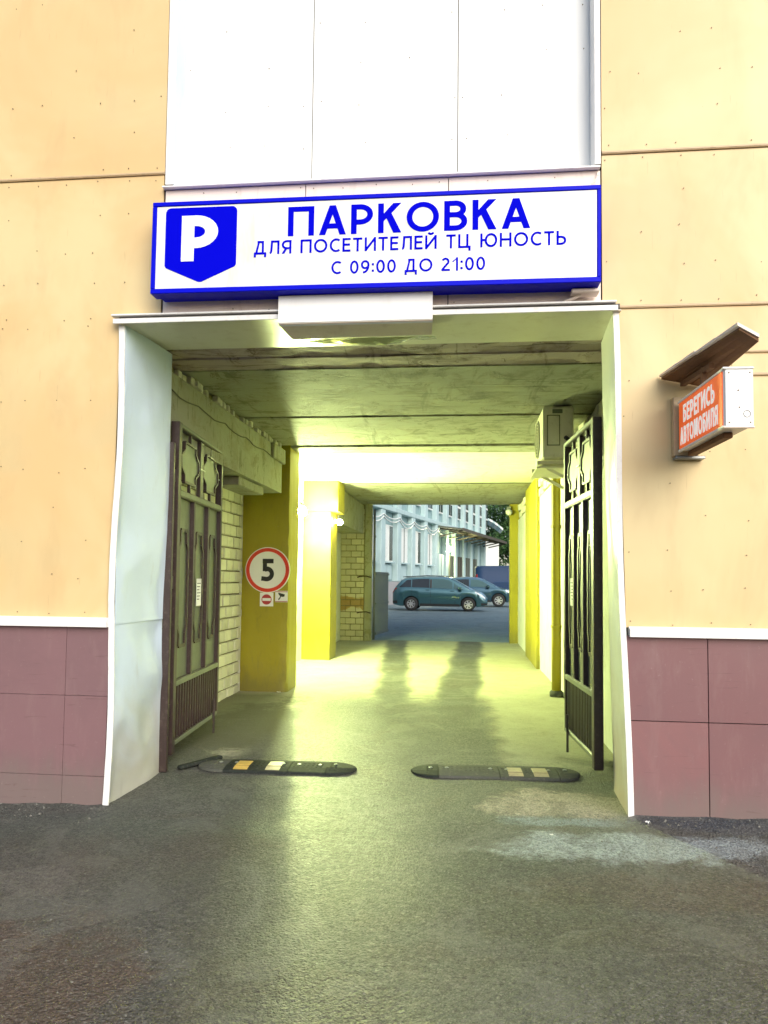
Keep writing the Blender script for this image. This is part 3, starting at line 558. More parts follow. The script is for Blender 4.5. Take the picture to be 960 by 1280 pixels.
# pillars
def pillar(x0, x1, y0, y1, z0, z1, label=None, c=0.018):
    bm = bmesh.new(); bmesh.ops.create_cube(bm, size=1.0)
    bmesh.ops.subdivide_edges(bm, edges=[e for e in bm.edges if abs(e.verts[0].co.z - e.verts[1].co.z) > .5], cuts=int((z1 - z0) / 0.05), use_grid_fill=True)
    bmesh.ops.subdivide_edges(bm, edges=[e for e in bm.edges if abs(e.verts[0].co.z - e.verts[1].co.z) < 1e-5], cuts=9, use_grid_fill=True)
    for v in bm.verts:
        p = Vector(((x0 + x1) / 2 + v.co.x * (x1 - x0), (y0 + y1) / 2 + v.co.y * (y1 - y0), (z0 + z1) / 2 + v.co.z * (z1 - z0)))
        d = Vector((math.copysign(1, v.co.x) if abs(v.co.x) > .49 else 0, math.copysign(1, v.co.y) if abs(v.co.y) > .49 else 0, 0)); corner = abs(d.x) + abs(d.y) > 1.5
        n_ = mnoise.fractal(p * 2.2, 0.7, 2.0, 3) * 0.006
        if corner: n_ -= 0.006 + 0.03 * max(0, mnoise.noise(p * Vector((1, 1, 6)).z if False else p * 5.5) - 0.18)
        v.co = p + d * n_
    m = MB(); bm.verts.index_update(); m.add([v.co for v in bm.verts], [[v.index for v in f.verts] for f in bm.faces]); bm.free()
    o = m.build('pillar', 'yellow', BLD, True, label=label)
    o.data.set_sharp_from_angle(angle=R(45)); return o
pillar(-2.93, -2.285, 4.76, 5.34, -0.05, 3.30, 'mustard yellow pillar in shade carrying the road signs')
pillar(-2.96, -2.405, 8.58, 9.30, -0.05, 2.72, 'brightly lit yellow pillar'); pillar(-2.94, -2.275, 8.56, 9.32, 2.725, 3.31, 'brightly lit yellow pillar head')
# brick walls
BL, BH = 0.252, 0.1475
def brick_wall_x(xf, y0, y1, z0, z1, sgn, mat, back=0.24, th=0.06, jitter=0.006):
    """wall in plane x = xf, its face towards sgn*X"""
    wl = MB().box(min(xf - sgn * 0.03, xf - sgn * back), max(xf - sgn * 0.03, xf - sgn * back), y0, y1, z0, z1).build('brick_wall', 'mortar', BLD)
    src = MB().box(-th, 0, -BL / 2 + 0.014, BL / 2 - 0.014, -BH / 2 + 0.009, BH / 2 - 0.009, 0.008) if sgn > 0 else MB().box(0, th, -BL / 2 + 0.014, BL / 2 - 0.014, -BH / 2 + 0.009, BH / 2 - 0.009, 0.008)
    src = src.build('brick', mat, wl); used = False; k = 0; z = z0 + BH / 2
    while z + BH / 2 <= z1 + 0.02:
        y = y0 + (BL / 2 if k % 2 else 0.0) + BL / 2
        if k % 2:
            o = inst(src, 'brick', wl, (xf, y0 + BL / 4, z), (0, 0, 0), (1, 0.5, 1))
        while y + BL / 2 <= y1 + 0.001:
            loc = (xf + random.uniform(-jitter, jitter), y, z); rot = (random.uniform(-.012, .012), random.uniform(-.02, .02), 0)
            if not used: src.location = loc; used = True
            else: inst(src, 'brick', wl, loc, rot)
            y += BL
        rem = y1 - (y - BL / 2)
        if rem > 0.04: inst(src, 'brick', wl, (xf, y1 - rem / 2, z), (0, 0, 0), (1, rem / BL, 1))
        z += BH; k += 1
    return wl
brick_wall_x(-2.92, 0.98, 4.76, -0.05, 2.59, 1, 'brick')
MB().box(-3.16, -2.93, 0.68, 0.978, -0.1, 3.3).build('side_wall', 'plaster', BLD)
wavy('side_wall', 'plaster', BLD, lambda u, v: (-2.93, 5.34 + u * 3.25, -0.1 + v * 3.45), 20, 20, 0.006, 2, 0.2, (1, 0, 0), 70)
wavy('side_wall', 'plaster', BLD, lambda u, v: (-2.94, 9.30 + u * 3.8, -0.1 + v * 3.45), 20, 20, 0.006, 2, 0.2, (1, 0, 0), 71)
MB().box(-3.16, -2.92, 4.76, 5.34, -0.1, 3.5).build('side_wall', 'plaster', BLD); MB().box(-3.16, -2.92, 0.99, 4.76, 2.6, 3.5).build('side_wall', 'plaster', BLD)
# end wall on the left facing the street
ew = MB().box(-2.94, -2.36, 13.0, 13.28, -0.05, 3.3).build('brick_wall', 'mortar', BLD)
src = MB().box(-BL / 2 + 0.008, BL / 2 - 0.008, -0.05, 0, -BH / 2 + 0.008, BH / 2 - 0.008, 0.007).build('brick', 'brick_rust', ew); used = False
k = 0; z = 0.02
while z < 3.2:
    x = -2.94 + (0 if k % 2 else BL / 2)
    while x - BL / 2 < -2.40:
        a, b = max(x - BL / 2, -2.94), min(x + BL / 2, -2.37)
        if b - a > 0.05:
            loc = ((a + b) / 2, 13.0 + random.uniform(-0.008, 0.008), z); sx = (b - a) / BL
            if not used: src.location = loc; src.scale = (sx, 1, 1); used = True
            else: inst(src, 'brick', ew, loc, (0, 0, random.uniform(-.02, .02)), (sx, 1, 1))
        x += BL
    z += BH; k += 1
MB().box(-2.355, -2.185, 12.96, 13.16, -0.05, 3.31, 0.012).build('end_post', 'beam', BLD)
MB().box(1.125, 1.36, 12.96, 13.2, -0.05, 3.31, 0.012).build('end_post', 'yellow', BLD)
# right wall: whitewashed, a row of loose bricks at its head, a shallow yellow pilaster
wavy('side_wall', 'plaster', BLD, lambda u, v: (1.32, 0.68 + u * 12.42, -0.1 + v * 3.02), 70, 24, 0.010, 1.8, 0.23, (-1, 0, 0), 72, 0.5)
MB().box(1.36, 1.56, 0.68, 13.1, 2.92, 3.53).build('side_wall', 'mortar', BLD)
rw = MB().box(1.345, 1.40, 0.72, 12.9, 2.925, 3.25).build('brick_course', 'mortar', BLD)
src = MB().box(0, 0.06, -BL / 2 + 0.008, BL / 2 - 0.008, -BH / 2 + 0.008, BH / 2 - 0.008, 0.01).build('brick', 'brick', rw); used = False
for k in range(2):
    y = 0.86 + 0.12 * k
    while y < 12.6:
        if random.random() < 0.85:
            loc = (1.30 + random.uniform(-0.03, 0.03), y, 3.0 + k * 0.155); rot = (random.uniform(-.06, .06), random.uniform(-.05, .05), random.uniform(-.12, .12))
            if not used: src.location = loc; used = True
            else: inst(src, 'brick', rw, loc, rot)
        y += BL + random.uniform(0.0, 0.02)
MB().box(1.262, 1.34, 8.0, 10.2, -0.05, 3.29, 0.01).build('pilaster', 'yellow', BLD)

# ------------------------------------------------------------------ sign box above the passage
S = thing('parking_sign_box', 'long white parking sign box with blue frame and blue lettering above the passage', 'sign', (-0.612, -0.02, 3.373))
S.rotation_euler = (0, R(0.25), 0)
sx0, sx1, sz0, sz1 = -1.468, 1.468, 0.0, 0.625
S_Y = -0.18
MB().box(sx0 + 0.02, sx1 - 0.02, S_Y + 0.012, 0.012, sz0 + 0.015, sz1 - 0.015, 0.004).build('housing', 'blue', S)
fr = MB()
for (a, b, c, d) in ((sx0, sx1, sz0, sz0 + 0.034), (sx0, sx1, sz1 - 0.030, sz1), (sx0, sx0 + 0.030, sz0 + 0.034, sz1 - 0.030), (sx1 - 0.024, sx1, sz0 + 0.034, sz1 - 0.030)):
    fr.box(a, b, S_Y - 0.004, S_Y + 0.10, c, d, 0.004)
fr.build('frame', 'blue', S)
MB().box(sx0 + 0.031, sx1 - 0.025, S_Y + 0.004, S_Y + 0.011, sz0 + 0.035, sz1 - 0.031).build('face', 'sign_face', S)
ex0, ex1, ez0, ezs, ez1, er = -1.375, -0.885, 0.070, 0.178, 0.582, 0.035
pts = []
for cx, cz, a0 in ((ex1 - er, ez1 - er, 0), (ex0 + er, ez1 - er, 90)):
    for k in range(6): a = R(a0 + 18 * k); pts.append((cx + er * math.cos(a), cz + er * math.sin(a)))
pts += [(ex0, ezs + .01), (ex0 + 0.01, ezs - 0.005), ((ex0 + ex1) / 2 - 0.01, ez0 + 0.004), ((ex0 + ex1) / 2 + 0.01, ez0 + 0.004), (ex1 - 0.01, ezs - 0.005), (ex1, ezs + .01)]
em = MB().prism(pts, 'y', S_Y + 0.001, S_Y + 0.0038).build('emblem', 'blue_flat', S)
lettering('letter_p', 'P', -1.262, -1.012, 0.215, 0.525, S_Y + 0.0008, 'white_flat', em, 0.23, 0.002)
lettering('title_lettering', 'ПАРКОВКА', -0.540, 1.030, 0.363, 0.560, S_Y + 0.0038, 'blue_flat', S, 0.172, 0.002, gap=0.15)
lettering('visitor_lettering', 'ДЛЯ ПОСЕТИТЕЛЕЙ ТЦ ЮНОСТЬ', -0.765, 1.255, 0.247, 0.338, S_Y + 0.0038, 'blue_flat', S, 0.152, 0.002, gap=0.17)
lettering('hours_lettering', 'С 09:00 ДО 21:00', -0.245, 0.748, 0.100, 0.187, S_Y + 0.0038, 'blue_flat', S, 0.152, 0.002, gap=0.17)
MB().tube([(1.36, -0.05, 0.0), (1.36, -0.05, -0.03), (1.32, -0.03, -0.045), (1.27, -0.025, -0.06), (1.255, -0.02, -0.085), (1.235, -0.018, -0.10), (1.19, -0.018, -0.105)], 0.012, 8).build('conduit', 'fascia', S, True)
MB().box(1.30, 1.475, -0.10, 0.0, -0.03, -0.004, 0.006).build('bracket', 'fascia', S)
# loose wire lying on the sign
pt = []
for k in range(60):
    a = k / 59 * 6 * math.pi * 1.0; rr = 0.085 + 0.02 * math.sin(k * 1.3); pt.append((0.62 + rr * math.cos(a), -0.08 + 0.05 * math.sin(a), 4.012 + 0.010 * math.sin(k * .8) + k * 0.0003))
pt += [(0.72, -0.06, 4.02), (0.80, -0.04, 4.06), (0.86, -0.03, 4.12), (0.875, -0.012, 4.185)]
tag(MB().tube(pt, 0.004, 5).build('wire_coil', 'fascia', None, True), 'small coil of loose pale wire lying on top of the parking sign', 'wire')

# white folded sheet box under the sign
B = thing('white_sheet_box', 'white folded sheet metal box hanging over the lip under the parking sign', 'box', (-0.71, -0.09, 3.08))
def wbox():
    x0, x1 = -0.515, 0.51
    MB().prism([(-0.03, 0.29), (-0.03, 0.11), (0.0, 0.095), (0.07, 0.29)], 'x', x0, x1).build('front_sheet', 'white_sheet', B)
    MB().hexa([(x0, -0.028, 0.108), (x1, -0.028, 0.108), (x1, 0.0, 0.094), (x0, 0.0, 0.094), (x0, -0.028, 0.112), (x1, -0.028, 0.112), (x1, 0.0, 0.1), (x0, 0.0, 0.1)]).build('fold', 'white_sheet', B)
    MB().hexa([(x0 + 0.05, 0.17, 0.060), (x1 - 0.01, 0.17, 0.072), (x1, -0.024, 0.103), (x0, -0.024, 0.103), (x0 + 0.05, 0.17, 0.066), (x1 - 0.01, 0.17, 0.078), (x1, -0.024, 0.109), (x0, -0.024, 0.109)]).build('underside_sheet', 'fascia', B)
wbox()
g = NG('yellowed_plastic_film'); g.out((0.62, 0.66, 0.36), 0.15, g.bump(g.noise(9, 3), 0.6, 0.02), Transmission_Weight=0.35, IOR=1.3)
M['film'] = g.m
def film(u, v):
    x = -1.14 + u * 0.95; y = 0.16 + v * 0.22
    return (x, y, 3.165 - 0.035 * math.sin(math.pi * u) * math.sin(math.pi * v) + 0.05 * v)
f_ = wavy('plastic_film', 'film', None, film, 40, 8, 0.02, 4.5, 0.002, (0, 0, -1), 90, 0.4); tag(f_, 'crumpled yellowish plastic film hanging behind the white sheet box', 'plastic film')

# ------------------------------------------------------------------ gates
def gate(label, base, ang, L, mir, group):
    """leaf in local coords: +X along the leaf from its hinge, visible face towards -Y*mir"""
    G = thing('gate_leaf', label, 'gate', base, ang, group)
    z0, z1 = 0.10, 2.74; s = -mir          # s: direction of the visible face
    def fb(x0, x1, a, b, d0=-0.022, d1=0.022, c=0.004): 
        y0, y1 = sorted((d0, d1)); return MB().box(x0, x1, y0, y1, a, b, c)
    fb(0, 0.075, z0, z1, -0.035, 0.035).build('stile', 'brown_metal', G); fb(L - 0.055, L, z0 + 0.06, z1, -0.03, 0.03).build('stile', 'brown_metal', G)
    zr = 2.14; zl = 0.62
    for (a, b) in ((z1 - 0.04, z1 - 0.001), (zr, zr + 0.06), (zl, zl + 0.05), (z0 + 0.06, z0 + 0.10)):
        fb(0.076, L - 0.056, a, b, -0.026, 0.026).build('rail', 'brown_metal', G)
    fb(0.076, L - 0.056, zr + 0.010, zr + 0.05, s * 0.0265, s * 0.034, 0.002).build('rail_cap', 'gate_sheet', G); fb(0.076, L - 0.056, zl + 0.006, zl + 0.044, s * 0.0265, s * 0.034, 0.002).build('rail_cap', 'gate_sheet', G)
    fb(0.076, L - 0.056, z0 + 0.064, z0 + 0.096, s * 0.0265, s * 0.034, 0.002).build('rail_cap', 'gate_sheet', G); fb(0.076, L - 0.056, z1 - 0.034, z1 - 0.004, s * 0.0265, s * 0.034, 0.002).build('rail_cap', 'gate_sheet', G)
    # three tall sheet panels with pointed mouldings
    wN = (L - 0.131 - 2 * 0.05) / 3; x = 0.076
    for k in range(3):
        o = wavy('sheet_panel', 'gate_sheet', G, lambda u, v, x=x: (x + u * wN, s * -0.008, zl + 0.05 + v * (zr - zl - 0.05)), 6, 24, 0.006, 2.5, 0.003, (0, s, 0), 5 + k)
        m = MB(); a, b = x + 0.075, x + wN - 0.075; c = (a + b) / 2; zb, zt = 1.00, 1.78
        P = [(a, zb + 0.10), (a, zt - 0.06), (a + 0.35 * (c - a), zt), (a + 0.35 * (c - a), zt + 0.10), (b - 0.35 * (b - c), zt + 0.10), (b - 0.35 * (b - c), zt), (b, zt - 0.06), (b, zb + 0.10), (b - 0.35 * (b - c), zb + 0.03), (b - 0.35 * (b - c), zb - 0.07), (a + 0.35 * (c - a), zb - 0.07), (a + 0.35 * (c - a), zb + 0.03)]
        for i in range(len(P)):
            p, q = P[i], P[(i + 1) % len(P)]
            m.bar((p[0], s * 0.006, p[1]), (q[0], s * 0.006, q[1]), 0.030, 0.012, (0, 1, 0))
        m.build('moulding', 'brown_metal', G)
        if k < 2: fb(x + wN + 0.001, x + wN + 0.049, zl + 0.051, zr - 0.001, -0.028, 0.028).build('mullion', 'brown_metal', G)
        x += wN + 0.05
    # two ornate medallions in the open top field
    inner = L - 0.131; xm = 0.076 + inner / 2
    fb(xm - 0.05, xm + 0.05, zr + 0.061, z1 - 0.041, -0.018, 0.018).build('mullion', 'brown_metal', G)
    for k in (0, 1):
        cx = 0.076 + inner * (0.25 + 0.5 * k); cz = (zr + 0.06 + z1 - 0.04) / 2; hw, hh = inner * 0.155, 0.165
        P = [(-1, -.45), (-1.25, -.3), (-1.25, .3), (-1, .45), (-.78, .62), (-.78, 1), (.78, 1), (.78, .62), (1, .45), (1.25, .3), (1.25, -.3), (1, -.45), (.78, -.62), (.78, -1), (-.78, -1), (-.78, -.62)]
        P = [(cx + p * hw, cz + q * hh) for p, q in P]; m = MB()
        for i in range(len(P)):
            p, q = P[i], P[(i + 1) % len(P)]; m.bar((p[0], 0, p[1]), (q[0], 0, q[1]), 0.02, 0.03, (0, 1, 0))
        for (p, q) in (((cx, zr + 0.061), (cx, cz - hh)), ((cx, cz + hh), (cx, z1 - 0.041))): m.bar((p[0], 0, p[1]), (q[0], 0, q[1]), 0.024, 0.024, (0, 1, 0))
        md = m.build('medallion', 'brown_metal', G)
        MB().prism([(a * 0.96 + cx * 0.04, b * 0.96 + cz * 0.04) for a, b in P], 'y', -0.004, 0.004).build('medallion_sheet', 'gate_sheet', md)
        e = -1 if k == 0 else 1
        m2 = MB(); m2.bar((cx + e * hw * 1.25, s * 0.006, cz), (0.077 if k == 0 else L - 0.057, s * 0.006, cz), 0.012, 0.012, (0, 1, 0)); m2.bar((cx - e * hw * 1.25, s * 0.022, cz), (xm, s * 0.022, cz), 0.012, 0.012, (0, 1, 0)); m2.build('medallion_tie', 'galv', md)
    # ribbed foot
    wavy('foot_sheet', 'brown_metal', G, lambda u, v: (0.076 + u * inner, s * -0.014, z0 + 0.10 + v * (zl - z0 - 0.10)), 6, 6, 0.003, 3, 0.003, (0, s, 0), 9)
    n = 18; rb = None
    for k in range(n):
        xx = 0.076 + inner * (k + 0.5) / n
        if rb is None: rb = MB().box(-0.011, 0.011, -0.012, 0.012, z0 + 0.101, zl - 0.001, 0.003).build('bar', 'brown_metal', G); rb.location = (xx, s * 0.004, 0)
        else: inst(rb, 'bar', G, (xx, s * 0.004, 0))
    MB().tube([(L - 0.22, s * 0.045, 0.02), (L - 0.22, s * 0.045, 0.34)], 0.011, 8).build('drop_rod', 'brown_metal', G)
    if mir < 0: return G
    hp = MB().box(-0.115, -0.075, -0.03, 0.03, 0.0, 2.55, 0.004).build('post', 'brown_metal', G)
    for zz in (0.45, 1.45, 2.30): MB().box(-0.076, 0.002, -0.014, 0.014, zz - 0.05, zz + 0.05, 0.004).build('hinge', 'brown_metal', G)
    return G
A1 = math.atan2(1.42, -0.11); gl = gate('open brown steel gate leaf against the left brick wall', (-2.285, 0.80, 0.0), A1, 1.45, 1, 'gate leaves of the passage')
A2 = math.atan2(1.15, -0.068); gr = gate('open brown steel gate leaf against the right white wall', (1.012, 0.82, 0.0), A2, 1.15, -1, 'gate leaves of the passage')
def notice(label, base, ang, u, z, s):
    o = MB().box(-0.075, 0.075, -0.001, 0.001, -0.12, 0.12).build('paper_notice', 'paper', None)
    v = Vector((math.cos(ang), math.sin(ang), 0)); nrm = Vector((-math.sin(ang), math.cos(ang), 0)) * s
    p = Vector(base) + v * u + nrm * 0.0135; o.location = (p.x, p.y, z); o.rotation_euler = (0, 0, ang); tag(o, label, 'notice')
    m = MB()
    for k in range(6): m.box(-0.055, 0.055 - 0.02 * (k % 3), s * 0.0012 - 0.0003, s * 0.0012 + 0.0003, 0.075 - k * 0.028, 0.082 - k * 0.028)
    m.build('print', 'cable', o)
notice('white paper notice taped to the left gate leaf', (-2.285, 0.80, 0), A1, 0.73, 1.36, -1)
notice('white paper notice taped to the right gate leaf', (1.012, 0.82, 0), A2, 0.88, 1.40, 1)

# ------------------------------------------------------------------ road signs on the shaded pillar
def disc(cx, cz, r, y0, y1, n=48): return MB().prism([(cx + r * math.cos(2 * math.pi * k / n), cz + r * math.sin(2 * math.pi * k / n)) for k in range(n)], 'y', y0, y1)
def ring(cx, cz, r0, r1, y0, y1, n=48):
    m = MB(); V = []
    for k in range(n):
        c, s_ = math.cos(2 * math.pi * k / n), math.sin(2 * math.pi * k / n)
        V += [(cx + r0 * c, y0, cz + r0 * s_), (cx + r1 * c, y0, cz + r1 * s_), (cx + r1 * c, y1, cz + r1 * s_), (cx + r0 * c, y1, cz + r0 * s_)]
    F = [(4 * k + a, 4 * ((k + 1) % n) + a, 4 * ((k + 1) % n) + (a + 1) % 4, 4 * k + (a + 1) % 4) for k in range(n) for a in range(4)]
    return m.add(V, F)
T = thing('speed_limit_sign', 'round red rimmed speed limit sign with a black 5 on the yellow pillar', 'road sign', (-2.563, 4.758, 1.595))
disc(0, 0, 0.303, -0.022, -0.004).build('plate', 'paper', T); ring(0, 0, 0.245, 0.292, -0.0245, -0.0221).build('red_rim', 'red', T)
lettering('digit', '5', -0.082, 0.088, -0.150, 0.148, -0.0222, 'black', T, 0.20, 0.0018)
T = thing('no_entry_sticker', 'small square no entry plate with red disc below the speed limit sign', 'road sign', (-2.573, 4.758, 1.205))
MB().box(-0.09, 0.09, -0.008, -0.001, -0.09, 0.09).build('plate', 'paper', T); disc(0, 0, 0.068, -0.0095, -0.0082, 32).build('red_disc', 'darkred', T)
MB().box(-0.056, 0.056, -0.0112, -0.0097, -0.018, 0.018).build('white_bar', 'white_flat', T)
T = thing('camera_warning_sign', 'small white video surveillance plate with a black camera on the yellow pillar', 'sign', (-2.372, 4.758, 1.245))
MB().box(-0.085, 0.083, -0.008, -0.001, -0.072, 0.075).build('plate', 'paper', T)
MB().box(-0.085, 0.083, -0.0095, -0.0082, 0.060, 0.068).build('red_line', 'darkred', T); MB().box(-0.085, 0.083, -0.0095, -0.0082, -0.068, -0.060).build('red_line', 'darkred', T)
MB().prism([(-0.045, 0.045), (-0.04, 0.052), (0.045, 0.030), (0.04, 0.002), (0.015, -0.004), (-0.005, 0.0), (-0.02, -0.03), (-0.036, -0.048), (-0.046, -0.03), (-0.030, -0.02), (-0.018, 0.008), (-0.034, 0.022)], 'y', -0.0098, -0.0082).build('camera_symbol', 'black', T)

# ------------------------------------------------------------------ lamps of the passage
LAMP = (0.84, 1.0, 0.40)
M['lamp_main'] = glow('lit_lamp_glass', LAMP, 5600.0); M['lamp_small'] = glow('lit_small_lamp_glass', (1.0, 1.0, 0.6), 120.0)
T = thing('wall_lamp', 'glaring lit wall lamp on an arm between the two yellow pillars', 'lamp', (-2.93, 7.15, 2.66))
MB().box(0.0, 0.03, -0.05, 0.05, -0.10, 0.10, 0.006).build('wall_plate', 'galv', T)
MB().tube([(0.03, 0, 0.03), (0.12, 0, 0.08), (0.24, 0, 0.09), (0.29, 0, 0.06)], 0.014, 8).build('arm', 'galv', T, True)
def lathe(prof, n=20, c=(0, 0)):
    m = MB(); V = [(c[0] + r * math.cos(2 * math.pi * k / n), c[1] + r * math.sin(2 * math.pi * k / n), z) for r, z in prof for k in range(n)]
    F = [(i * n + k, i * n + (k + 1) % n, (i + 1) * n + (k + 1) % n, (i + 1) * n + k) for i in range(len(prof) - 1) for k in range(n)]
    return m.add(V, F + [tuple(range(n)), tuple((len(prof) - 1) * n + k for k in range(n))])
lathe([(0.02, 0.06), (0.045, 0.055), (0.05, 0.02), (0.045, 0.012)], 16, (0.29, 0)).build('socket', 'galv', T, True)
lathe([(0.035, 0.010), (0.062, -0.02), (0.078, -0.07), (0.068, -0.12), (0.03, -0.15)], 10, (0.29, 0)).build('bulb', 'lamp_main', T, True)
T = thing('corner_lamp', 'small lit lamp on the corner of the brightly lit yellow pillar', 'lamp', (-2.405, 8.85, 2.56))
MB().box(0.0, 0.03, -0.04, 0.04, -0.05, 0.06, 0.006).build('wall_plate', 'galv', T); MB().tube([(0.03, 0, 0.03), (0.10, 0, 0.04)], 0.012, 8).build('arm', 'galv', T)
lathe([(0.02, 0.04), (0.05, 0.01), (0.055, -0.03), (0.03, -0.06)], 8, (0.115, 0)).build('bulb', 'lamp_small', T, True)
T = thing('unlit_lamp', 'small unlit round lamp under the ceiling by the far right post', 'lamp', (1.10, 12.86, 3.12))
MB().box(-0.05, 0.05, 0.02, 0.098, -0.03, 0.12, 0.006).build('bracket', 'galv', T); lathe([(0.03, 0.05), (0.075, 0.02), (0.08, -0.04), (0.04, -0.09)], 16, (0, 0)).build('globe', 'paper', T, True)

# ------------------------------------------------------------------ air conditioner, pipe
T = thing('air_conditioner', 'beige outdoor air conditioner unit on a bracket high on the right wall', 'air conditioner', (0.80, 2.60, 2.72))
MB().box(0.0, 0.30, 0, 0.82, 0.0, 0.52, 0.018).build('casing', 'ac', T)
e = MB(); e.box(0.045, 0.155, -0.012, -0.001, 0.13, 0.42, 0.008); e.build('valve_cover', 'ac', T); MB().box(0.035, 0.165, -0.006, -0.0005, 0.12, 0.43, 0.003).build('cover_edge', 'gate_sheet', T)
MB().box(0.09, 0.19, -0.005, -0.0005, 0.445, 0.488, 0.002).build('rating_label', 'gate_sheet', T)
fg = disc(0, 0, 0.20, -0.004, 0.0, 36).build('fan_opening', 'dark', T); fg.rotation_euler = (0, 0, R(-90)); fg.location = (0.0, 0.50, 0.27)
for k in range(6):
    o = ring(0, 0, 0.03 + 0.032 * k, 0.036 + 0.032 * k, -0.016, -0.008, 36).build('fan_guard_ring', 'ac', T); o.rotation_euler = (0, 0, R(-90)); o.location = (0.0, 0.50, 0.27)
for y_ in (0.12, 0.70):
    bk = MB(); bk.box(-0.05, 0.52, y_ - 0.02, y_ + 0.02, -0.05, -0.012, 0.003); bk.box(0.475, 0.515, y_ - 0.02, y_ + 0.02, -0.35, -0.052, 0.003); bk.bar((0.0, y_, -0.06), (0.49, y_, -0.33), 0.03, 0.02, (0, 1, 0))
    bk.build('bracket', 'ac', T)
MB().box(-0.06, 0.36, 0.02, 0.80, -0.10, -0.085, 0.004).build('drip_tray', 'ac', T)
MB().tube([(0.22, -0.005, 0.20), (0.24, -0.05, 0.17), (0.32, -0.07, 0.16), (0.42, -0.03, 0.19), (0.51, 0.02, 0.22)], 0.022, 8).build('hose', 'cable', T, True)
T = thing('drain_pipe', 'yellow painted vertical pipe standing against the right white wall', 'pipe', (1.222, 5.0, 0.0))
MB().tube([(0, 0, 0.06), (0.002, 0, 0.8), (-0.004, 0, 1.8), (0, 0, 2.95), (0.02, 0, 3.24)], 0.062, 16).build('tube', 'yellow_pipe', T, True)
lathe([(0.085, -0.02), (0.088, 0.05), (0.068, 0.075)], 16).build('foot', 'rubber_dusty', T, True)
for zz in (0.9, 2.2): lathe([(0.066, zz - 0.02), (0.07, zz - 0.015), (0.07, zz + 0.015), (0.066, zz + 0.02)], 16).build('clamp', 'yellow_pipe', T, True)

# ------------------------------------------------------------------ speed bumps
def bump_section(x0, x1, yw, h, mat, parent, round_left=False, round_right=False, name='section'):
    n = 14; m = MB(); prof = [(-yw / 2, 0.0), (-yw / 2 + 0.012, 0.018), (-yw * 0.22, h), (yw * 0.22, h), (yw / 2 - 0.012, 0.018), (yw / 2, 0.0)]
    xs = [x0 + (x1 - x0) * k / n for k in range(n + 1)]; V = []
    for x in xs:
        k = 1.0
        if round_left: t = (x - x0) / (x1 - x0); k = math.sqrt(max(0.0025, 1 - (1 - t) ** 2))
        if round_right: t = (x1 - x) / (x1 - x0); k = math.sqrt(max(0.0025, 1 - (1 - t) ** 2))
        V += [(x, y * k, z * (0.35 + 0.65 * k)) for y, z in prof]
    q = len(prof); F = [(i * q + a, (i + 1) * q + a, (i + 1) * q + a + 1, i * q + a + 1) for i in range(n) for a in range(q - 1)] + [tuple(range(q)), tuple(n * q + a for a in range(q))]
    o = m.add(V, F).build(name, mat, parent)
    sd = MB(); rr = random.Random(int(x0 * 100))
    xx = x0 + 0.03 + (0.10 if round_left else 0)
    while xx < x1 - 0.03 - (0.10 if round_right else 0):
        for yy in (-0.30, -0.16, -0.02, 0.12, 0.26): sd.box(xx - 0.008, xx + 0.008, yy * yw - 0.012, yy * yw + 0.012, h - 0.012 if abs(yy) < .2 else h * 0.62, h + 0.003 if abs(yy) < .2 else h * 0.80)
        xx += 0.035
    if sd.v: sd.build('tread', mat, o, kind='stuff')
    for bx in (x0 + 0.06, x1 - 0.06):
        if (round_left and bx < (x0 + x1) / 2) or (round_right and bx > (x0 + x1) / 2): continue
        lathe([(0.016, h + 0.001), (0.016, h + 0.005), (0.01, h + 0.008)], 8, (bx, -yw * 0.30 * 0)).build('bolt', 'galv', o)
    return o
def reflector(cx, parent, mat, h, yw):
    sl = h - 0.018; y0, y1 = -yw / 2 + 0.03, -yw * 0.24; zf = lambda y: 0.018 + (y + yw / 2 - 0.012) / (yw * 0.28 - 0.012) * sl + 0.003
    MB().hexa([(cx - 0.055, y0, zf(y0) - 0.006), (cx + 0.055, y0, zf(y0) - 0.006), (cx + 0.055, y1, zf(y1) - 0.006), (cx - 0.055, y1, zf(y1) - 0.006), (cx - 0.055, y0, zf(y0)), (cx + 0.055, y0, zf(y0)), (cx + 0.055, y1, zf(y1)), (cx - 0.055, y1, zf(y1))]).build('reflector', mat, parent)
    MB().box(cx - 0.055, cx + 0.055, -yw * 0.20, yw * 0.15, h - 0.003, h + 0.0045, 0.002).build('reflector', mat, parent)
T = thing('speed_bump', 'black rubber speed bump with amber reflectors beside the left gate', 'speed bump', (-2.07, 0.92, 0.0), R(2), 'speed bumps across the passage')
a = bump_section(0.0, 0.24, 0.36, 0.032, 'rubber_dusty', T, True, False, 'end_cap'); b = bump_section(0.245, 0.74, 0.36, 0.032, 'rubber', T); reflector(0.37, b, 'reflector', 0.032, 0.36); reflector(0.62, b, 'reflector_pale', 0.032, 0.36)
bump_section(0.745, 1.03, 0.36, 0.030, 'rubber', T); bump_section(1.035, 1.26, 0.36, 0.038, 'rubber', T, False, True, 'end_cap')
T = thing('speed_bump', 'dusty grey rubber speed bump beside the right gate', 'speed bump', (-0.39, 1.00, 0.0), R(2.5), 'speed bumps across the passage')
bump_section(0.0, 0.215, 0.36, 0.030, 'rubber', T, True, False, 'end_cap'); bump_section(0.22, 0.675, 0.36, 0.032, 'rubber_dusty', T); b = bump_section(0.68, 1.12, 0.36, 0.030, 'rubber_dusty', T); reflector(0.80, b, 'reflector_pale', 0.030, 0.36); reflector(0.99, b, 'reflector_pale', 0.030, 0.36)
bump_section(1.125, 1.30, 0.36, 0.036, 'rubber_dusty', T, False, True, 'end_cap')
